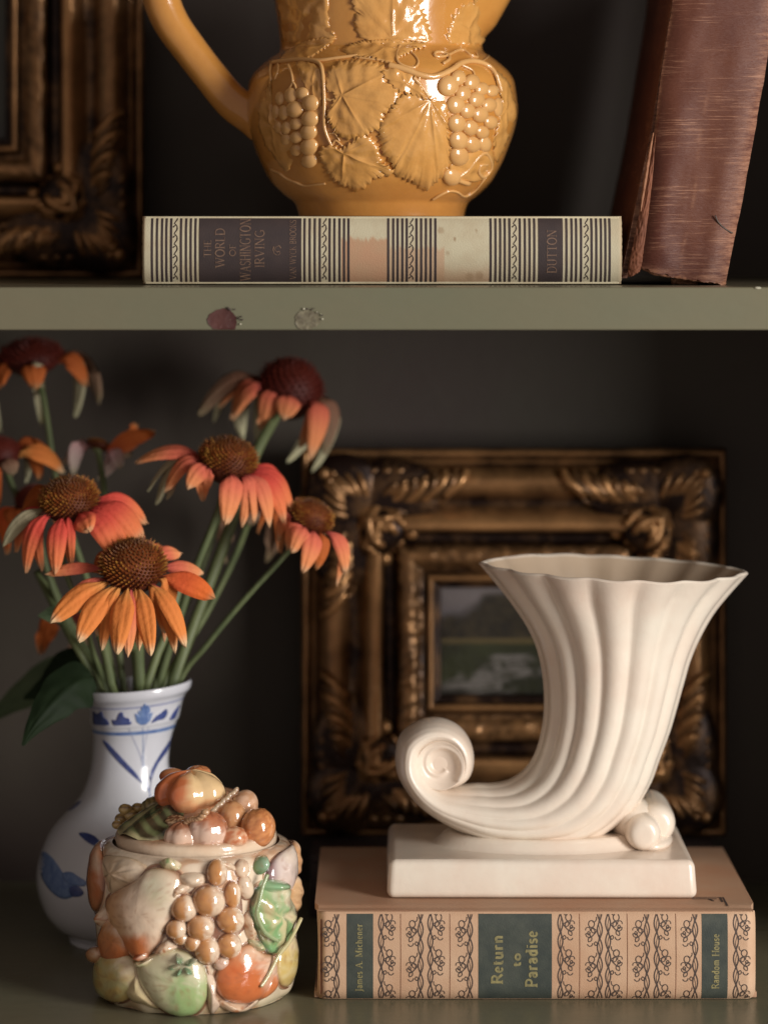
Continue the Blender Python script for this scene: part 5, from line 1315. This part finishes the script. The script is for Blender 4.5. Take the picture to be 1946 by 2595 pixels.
fr('leaf', [(1280,920),(1340,900),(1420,905),(1460,950),(1440,990),(1360,1010),(1290,1000),(1250,960)], (1350,955), .0095, lambda r, x, y, a: mix(srgb(150,196,150), srgb(64,84,54), .8*exp(-((inv2(x,y)[0]-1400)/50)**2)), 'soft', sm=3)
fr('leaf', [(1240,760),(1300,740),(1330,800),(1310,860),(1260,880),(1225,830)], (1278,812), .0050, lambda r, x, y, a: mix(srgb(150,196,170), srgb(90,140,90), r), 'soft')
m_ = MB(); q = cr([c2(1265,870), c2(1235,950), c2(1215,1050), c2(1200,1150), c2(1250,1270), c2(1330,1330)], 6)
tube(m_, [Q.at(x, y, .006) for x, y in q], .0010, 8, col=lambda t: srgb(150,176,130)); m_.build('twig', M['majolica'], jar)
m_ = MB(); q = cr([c2(1470,1180), c2(1400,1330), c2(1330,1430), c2(1270,1560), c2(1220,1640)], 6)
tube(m_, [Q.at(x, y, .0065) for x, y in q], .0009, 8, col=lambda t: srgb(204,196,150)); m_.build('twig', M['majolica'], jar)
def col_pump(r, x, y, a):
    X, Y_ = inv2(x, y); n = noise.noise(Vector((X/40, Y_/40, 3)))
    c = mix(srgb(208,112,62), srgb(222,168,124), .6*sst(1540, 1380, Y_+60*n)+.35*sst(1230,1330,X)); return line_edge(mix(c, srgb(192,92,48), .4*sst(0, .5, n)), r)
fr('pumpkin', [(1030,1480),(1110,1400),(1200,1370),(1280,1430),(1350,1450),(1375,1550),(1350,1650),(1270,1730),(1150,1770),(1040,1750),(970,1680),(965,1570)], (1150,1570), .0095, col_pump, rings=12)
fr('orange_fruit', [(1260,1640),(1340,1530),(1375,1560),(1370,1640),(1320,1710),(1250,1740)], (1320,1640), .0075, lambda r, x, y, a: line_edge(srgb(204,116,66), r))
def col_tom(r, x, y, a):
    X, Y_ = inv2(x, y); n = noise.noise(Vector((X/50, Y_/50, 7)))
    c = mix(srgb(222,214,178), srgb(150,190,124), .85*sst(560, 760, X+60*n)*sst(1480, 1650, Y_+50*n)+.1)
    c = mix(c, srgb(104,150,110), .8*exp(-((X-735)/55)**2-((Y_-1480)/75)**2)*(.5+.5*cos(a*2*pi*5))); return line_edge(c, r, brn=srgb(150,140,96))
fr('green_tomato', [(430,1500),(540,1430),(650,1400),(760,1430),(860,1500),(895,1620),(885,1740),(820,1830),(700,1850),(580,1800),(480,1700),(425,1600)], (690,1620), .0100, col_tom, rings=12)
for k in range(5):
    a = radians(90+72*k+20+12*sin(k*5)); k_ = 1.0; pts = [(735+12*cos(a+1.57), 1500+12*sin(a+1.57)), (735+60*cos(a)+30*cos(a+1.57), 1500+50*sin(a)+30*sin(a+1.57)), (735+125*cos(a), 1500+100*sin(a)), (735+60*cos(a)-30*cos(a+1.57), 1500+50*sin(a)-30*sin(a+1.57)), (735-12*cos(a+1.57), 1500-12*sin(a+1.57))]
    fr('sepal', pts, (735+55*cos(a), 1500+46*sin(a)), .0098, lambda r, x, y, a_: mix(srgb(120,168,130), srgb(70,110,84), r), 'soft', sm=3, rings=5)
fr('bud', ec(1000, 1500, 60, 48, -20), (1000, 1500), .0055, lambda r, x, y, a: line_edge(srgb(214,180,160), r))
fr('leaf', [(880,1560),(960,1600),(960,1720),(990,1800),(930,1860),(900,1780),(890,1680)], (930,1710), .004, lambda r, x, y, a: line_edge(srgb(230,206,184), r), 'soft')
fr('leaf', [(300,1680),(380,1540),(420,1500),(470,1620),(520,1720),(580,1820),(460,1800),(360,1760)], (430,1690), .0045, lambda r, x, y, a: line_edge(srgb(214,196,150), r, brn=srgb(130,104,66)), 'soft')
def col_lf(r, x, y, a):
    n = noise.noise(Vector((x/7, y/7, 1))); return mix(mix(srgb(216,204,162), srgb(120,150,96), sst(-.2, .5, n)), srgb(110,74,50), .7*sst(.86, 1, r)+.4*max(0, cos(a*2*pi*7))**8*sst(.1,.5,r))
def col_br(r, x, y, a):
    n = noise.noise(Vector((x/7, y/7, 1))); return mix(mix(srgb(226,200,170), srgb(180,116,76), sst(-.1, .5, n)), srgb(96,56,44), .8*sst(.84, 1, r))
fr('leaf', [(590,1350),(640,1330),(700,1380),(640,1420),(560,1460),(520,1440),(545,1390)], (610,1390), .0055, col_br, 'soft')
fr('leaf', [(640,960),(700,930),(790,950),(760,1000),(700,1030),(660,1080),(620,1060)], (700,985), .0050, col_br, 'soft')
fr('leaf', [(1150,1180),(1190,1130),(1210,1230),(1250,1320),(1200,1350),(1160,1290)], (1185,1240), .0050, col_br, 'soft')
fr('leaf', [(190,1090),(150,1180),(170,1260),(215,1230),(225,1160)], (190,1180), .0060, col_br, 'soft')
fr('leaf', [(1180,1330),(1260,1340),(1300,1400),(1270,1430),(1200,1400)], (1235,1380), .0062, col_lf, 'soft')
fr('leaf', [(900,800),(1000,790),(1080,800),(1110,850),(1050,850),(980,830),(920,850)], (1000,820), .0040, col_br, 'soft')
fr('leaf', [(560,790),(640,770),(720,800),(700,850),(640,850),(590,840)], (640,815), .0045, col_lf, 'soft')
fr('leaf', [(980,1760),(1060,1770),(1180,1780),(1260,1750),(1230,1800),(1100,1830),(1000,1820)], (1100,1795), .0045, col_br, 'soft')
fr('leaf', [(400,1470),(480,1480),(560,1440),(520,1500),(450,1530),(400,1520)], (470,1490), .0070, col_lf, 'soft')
# lid
lid = empty('jar_lid', 'majolica lid heaped with painted fruit sitting in the mouth of the fruit jar', 'lid', ((497-HX)*qs, QY, zr))
LX, LY_ = Q.X, Q.Y
mb = MB(); lp = cr([(.0365, -.006), (.0385, -.004), (.0392, .0005), (.0392, .0030), (.0380, .0048), (.034, .0058), (.024, .0080), (.012, .009), (0.0005, .0092)], 5)
grid(mb, 96, len(lp)-1, lambda u, v: (lambda q: Vector((LX+q[0]*sin(2*pi*u), LY_-q[0]*cos(2*pi*u), zr+q[1])))(lp[int(round(v*(len(lp)-1)))]), cu=True, col=lambda u, v: mix(srgb(226,204,178), srgb(190,140,104), sst(.3, .8, v+.3*noise.noise(Vector((sin(6.28*u)*3, cos(6.28*u)*3, 0))))))
mb.build('lid_disc', M['majolica'], lid)
def c4(x, y): return (260+x/3.456, 1920+y/3.456)
def lf(name, x, y, Y, rx, ry, rz, col, warp=None, rotz=0, nu=36, nv=24):
    px, py = c4(x, y); c = P(px, py, Y); s = (CD+Y)/F/3.456
    m_ = MB(); rot = Matrix.Rotation(radians(rotz), 3, 'Y')
    ellipsoid(m_, c, rx*s, ry*s, rz*s, nu, nv, col=col, warp=warp, rot=rot)
    m_.build(name, M['majolica'], lid)
def lobes(k, amp, ax='z', ph=0):
    def w(d):
        a = atan2(d.x, -d.y) if ax == 'z' else atan2(d.z, d.x)
        return 1-amp*(1-abs(cos(k*a/2+ph)))**2.0+.03*noise.noise(d*3)
    return w
n3 = lambda d, s, o=0: noise.noise(Vector((d.x*s, d.y*s, d.z*s+o)))
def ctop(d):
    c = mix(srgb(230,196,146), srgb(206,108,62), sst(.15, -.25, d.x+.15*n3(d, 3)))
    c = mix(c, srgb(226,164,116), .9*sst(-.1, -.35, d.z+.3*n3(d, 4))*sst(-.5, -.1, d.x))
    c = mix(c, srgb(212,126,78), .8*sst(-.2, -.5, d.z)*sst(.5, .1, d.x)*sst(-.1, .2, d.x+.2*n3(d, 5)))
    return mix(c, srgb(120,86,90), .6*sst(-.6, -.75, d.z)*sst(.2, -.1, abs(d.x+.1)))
m_ = MB()
ellipsoid(m_, Vector((LX+.002, LY_+.006, zr+.005)), .0285, .0270, .0215, 40, 20, col=lambda d: mix(srgb(196,150,116), srgb(120,78,58), sst(-.2, .5, n3(d, 4))), warp=lambda d: 1+.05*noise.noise(d*5))
m_.build('fruit_mound', M['majolica'], lid)
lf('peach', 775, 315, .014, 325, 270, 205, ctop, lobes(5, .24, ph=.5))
lf('peach_cheek', 610, 165, .026, 115, 120, 72, lambda d: mix(srgb(198,104,62), srgb(214,140,94), sst(0,.9,d.z)))
lf('peach_cheek', 840, 130, .034, 110, 110, 60, lambda d: mix(srgb(206,132,84), srgb(150,90,60), sst(.2,.8,n3(d,5)+.4)), lobes(4, .12))
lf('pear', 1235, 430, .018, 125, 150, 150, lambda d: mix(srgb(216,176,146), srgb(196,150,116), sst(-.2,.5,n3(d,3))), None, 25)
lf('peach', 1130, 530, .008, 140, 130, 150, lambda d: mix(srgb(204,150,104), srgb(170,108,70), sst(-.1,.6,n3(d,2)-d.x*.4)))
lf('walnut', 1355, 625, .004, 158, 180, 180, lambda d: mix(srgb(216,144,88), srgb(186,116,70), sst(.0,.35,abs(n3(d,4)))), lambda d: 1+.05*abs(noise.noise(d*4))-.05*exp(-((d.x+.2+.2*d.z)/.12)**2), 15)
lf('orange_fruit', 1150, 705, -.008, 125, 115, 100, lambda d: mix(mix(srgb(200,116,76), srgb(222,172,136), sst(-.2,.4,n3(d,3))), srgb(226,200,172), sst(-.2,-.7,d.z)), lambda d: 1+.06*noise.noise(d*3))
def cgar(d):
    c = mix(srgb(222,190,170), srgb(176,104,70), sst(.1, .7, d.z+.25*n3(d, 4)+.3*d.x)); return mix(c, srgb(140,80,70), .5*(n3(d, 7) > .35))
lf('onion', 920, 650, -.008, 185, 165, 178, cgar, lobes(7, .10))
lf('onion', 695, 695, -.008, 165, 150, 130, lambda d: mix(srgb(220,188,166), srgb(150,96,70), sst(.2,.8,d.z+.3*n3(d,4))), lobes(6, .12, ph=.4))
lf('mushroom', 640, 570, .002, 110, 120, 65, lambda d: mix(srgb(206,170,130), srgb(96,60,40), sst(.1,.6,abs(n3(d,3))*2)), lambda d: 1+.15*noise.noise(d*2.5))
m_ = MB()
for k in range(8):     # braided onion top
    t = k/7; px, py = c4(1165-195*t, 300+170*t); c = P(px, py, -.004+.012*(1-t)); s = (CD)/F/3.456
    ellipsoid(m_, c, 46*s, 30*s, 26*s, 14, 10, col=lambda d: mix(srgb(214,190,160), srgb(120,84,60), sst(.3,-.6,d.z)), rot=Matrix.Rotation(radians(-38 if k % 2 else -62), 3, 'Y'))
m_.build('braided_stalk', M['majolica'], lid)
m_ = MB()
for k in range(9):
    t = k/8; px, py = c4(900-180*t, 480+125*t+20*sin(t*6)); c = P(px, py, -.014+.006*t)
    ellipsoid(m_, c, .0022, .002, .0016, 10, 8, col=lambda d: srgb(190,150,112))
m_.build('twisted_stalk', M['majolica'], lid)
# green leaf on the left of the lid and yellow berries behind it
m_ = MB()
def lleaf(u, v):
    th = radians(-122+106*v); e = 1-.30*abs(2*v-1)**2.2
    r = .008+.0305*u*e
    return Vector((LX+r*sin(th), LY_-r*cos(th), zr+.0035+.0190*(1-u)**.85+.0025*sin(pi*v)+.0010*abs(sin(v*13+u*3))-.0012*exp(-((v-.5)/.04)**2)))
def lleafc(u, v):
    q = sin((u*1.6-abs(v-.5)*1.2)*20)
    c = mix(srgb(24,40,28), srgb(112,130,88), sst(-.6, 1, q)); c = mix(c, srgb(196,190,144), sst(.93, 1, u+.03*q)+.8*exp(-((v-.5)/.03)**2)); return mix(c, srgb(20,28,22), .5*exp(-((u-.45)/.25)**2-((v-.7)/.2)**2))
grid(m_, 40, 30, lleaf, col=lleafc)
m_.build('leaf', M['majolica'], lid)
for k, (x, y, r) in enumerate(((200,455,62),(310,445,60),(170,540,66),(245,505,58),(400,425,58),(330,520,60),(130,590,50))):
    lf('berry', x, y, .030+.004*(k % 3), r, r, r*.8, lambda d: mix(srgb(196,170,110), srgb(84,64,50), exp(-((d.z-.5)/.2)**2)*.8*(d.y < .4)), None, nu=18, nv=12)
lf('leaf_sheath', 480, 430, .022, 140, 130, 95, lambda d: mix(srgb(150,140,92), srgb(84,84,52), sst(-.3,.3,sin(d.x*16+d.z*5))), lambda d: 1+.03*sin(d.x*18))
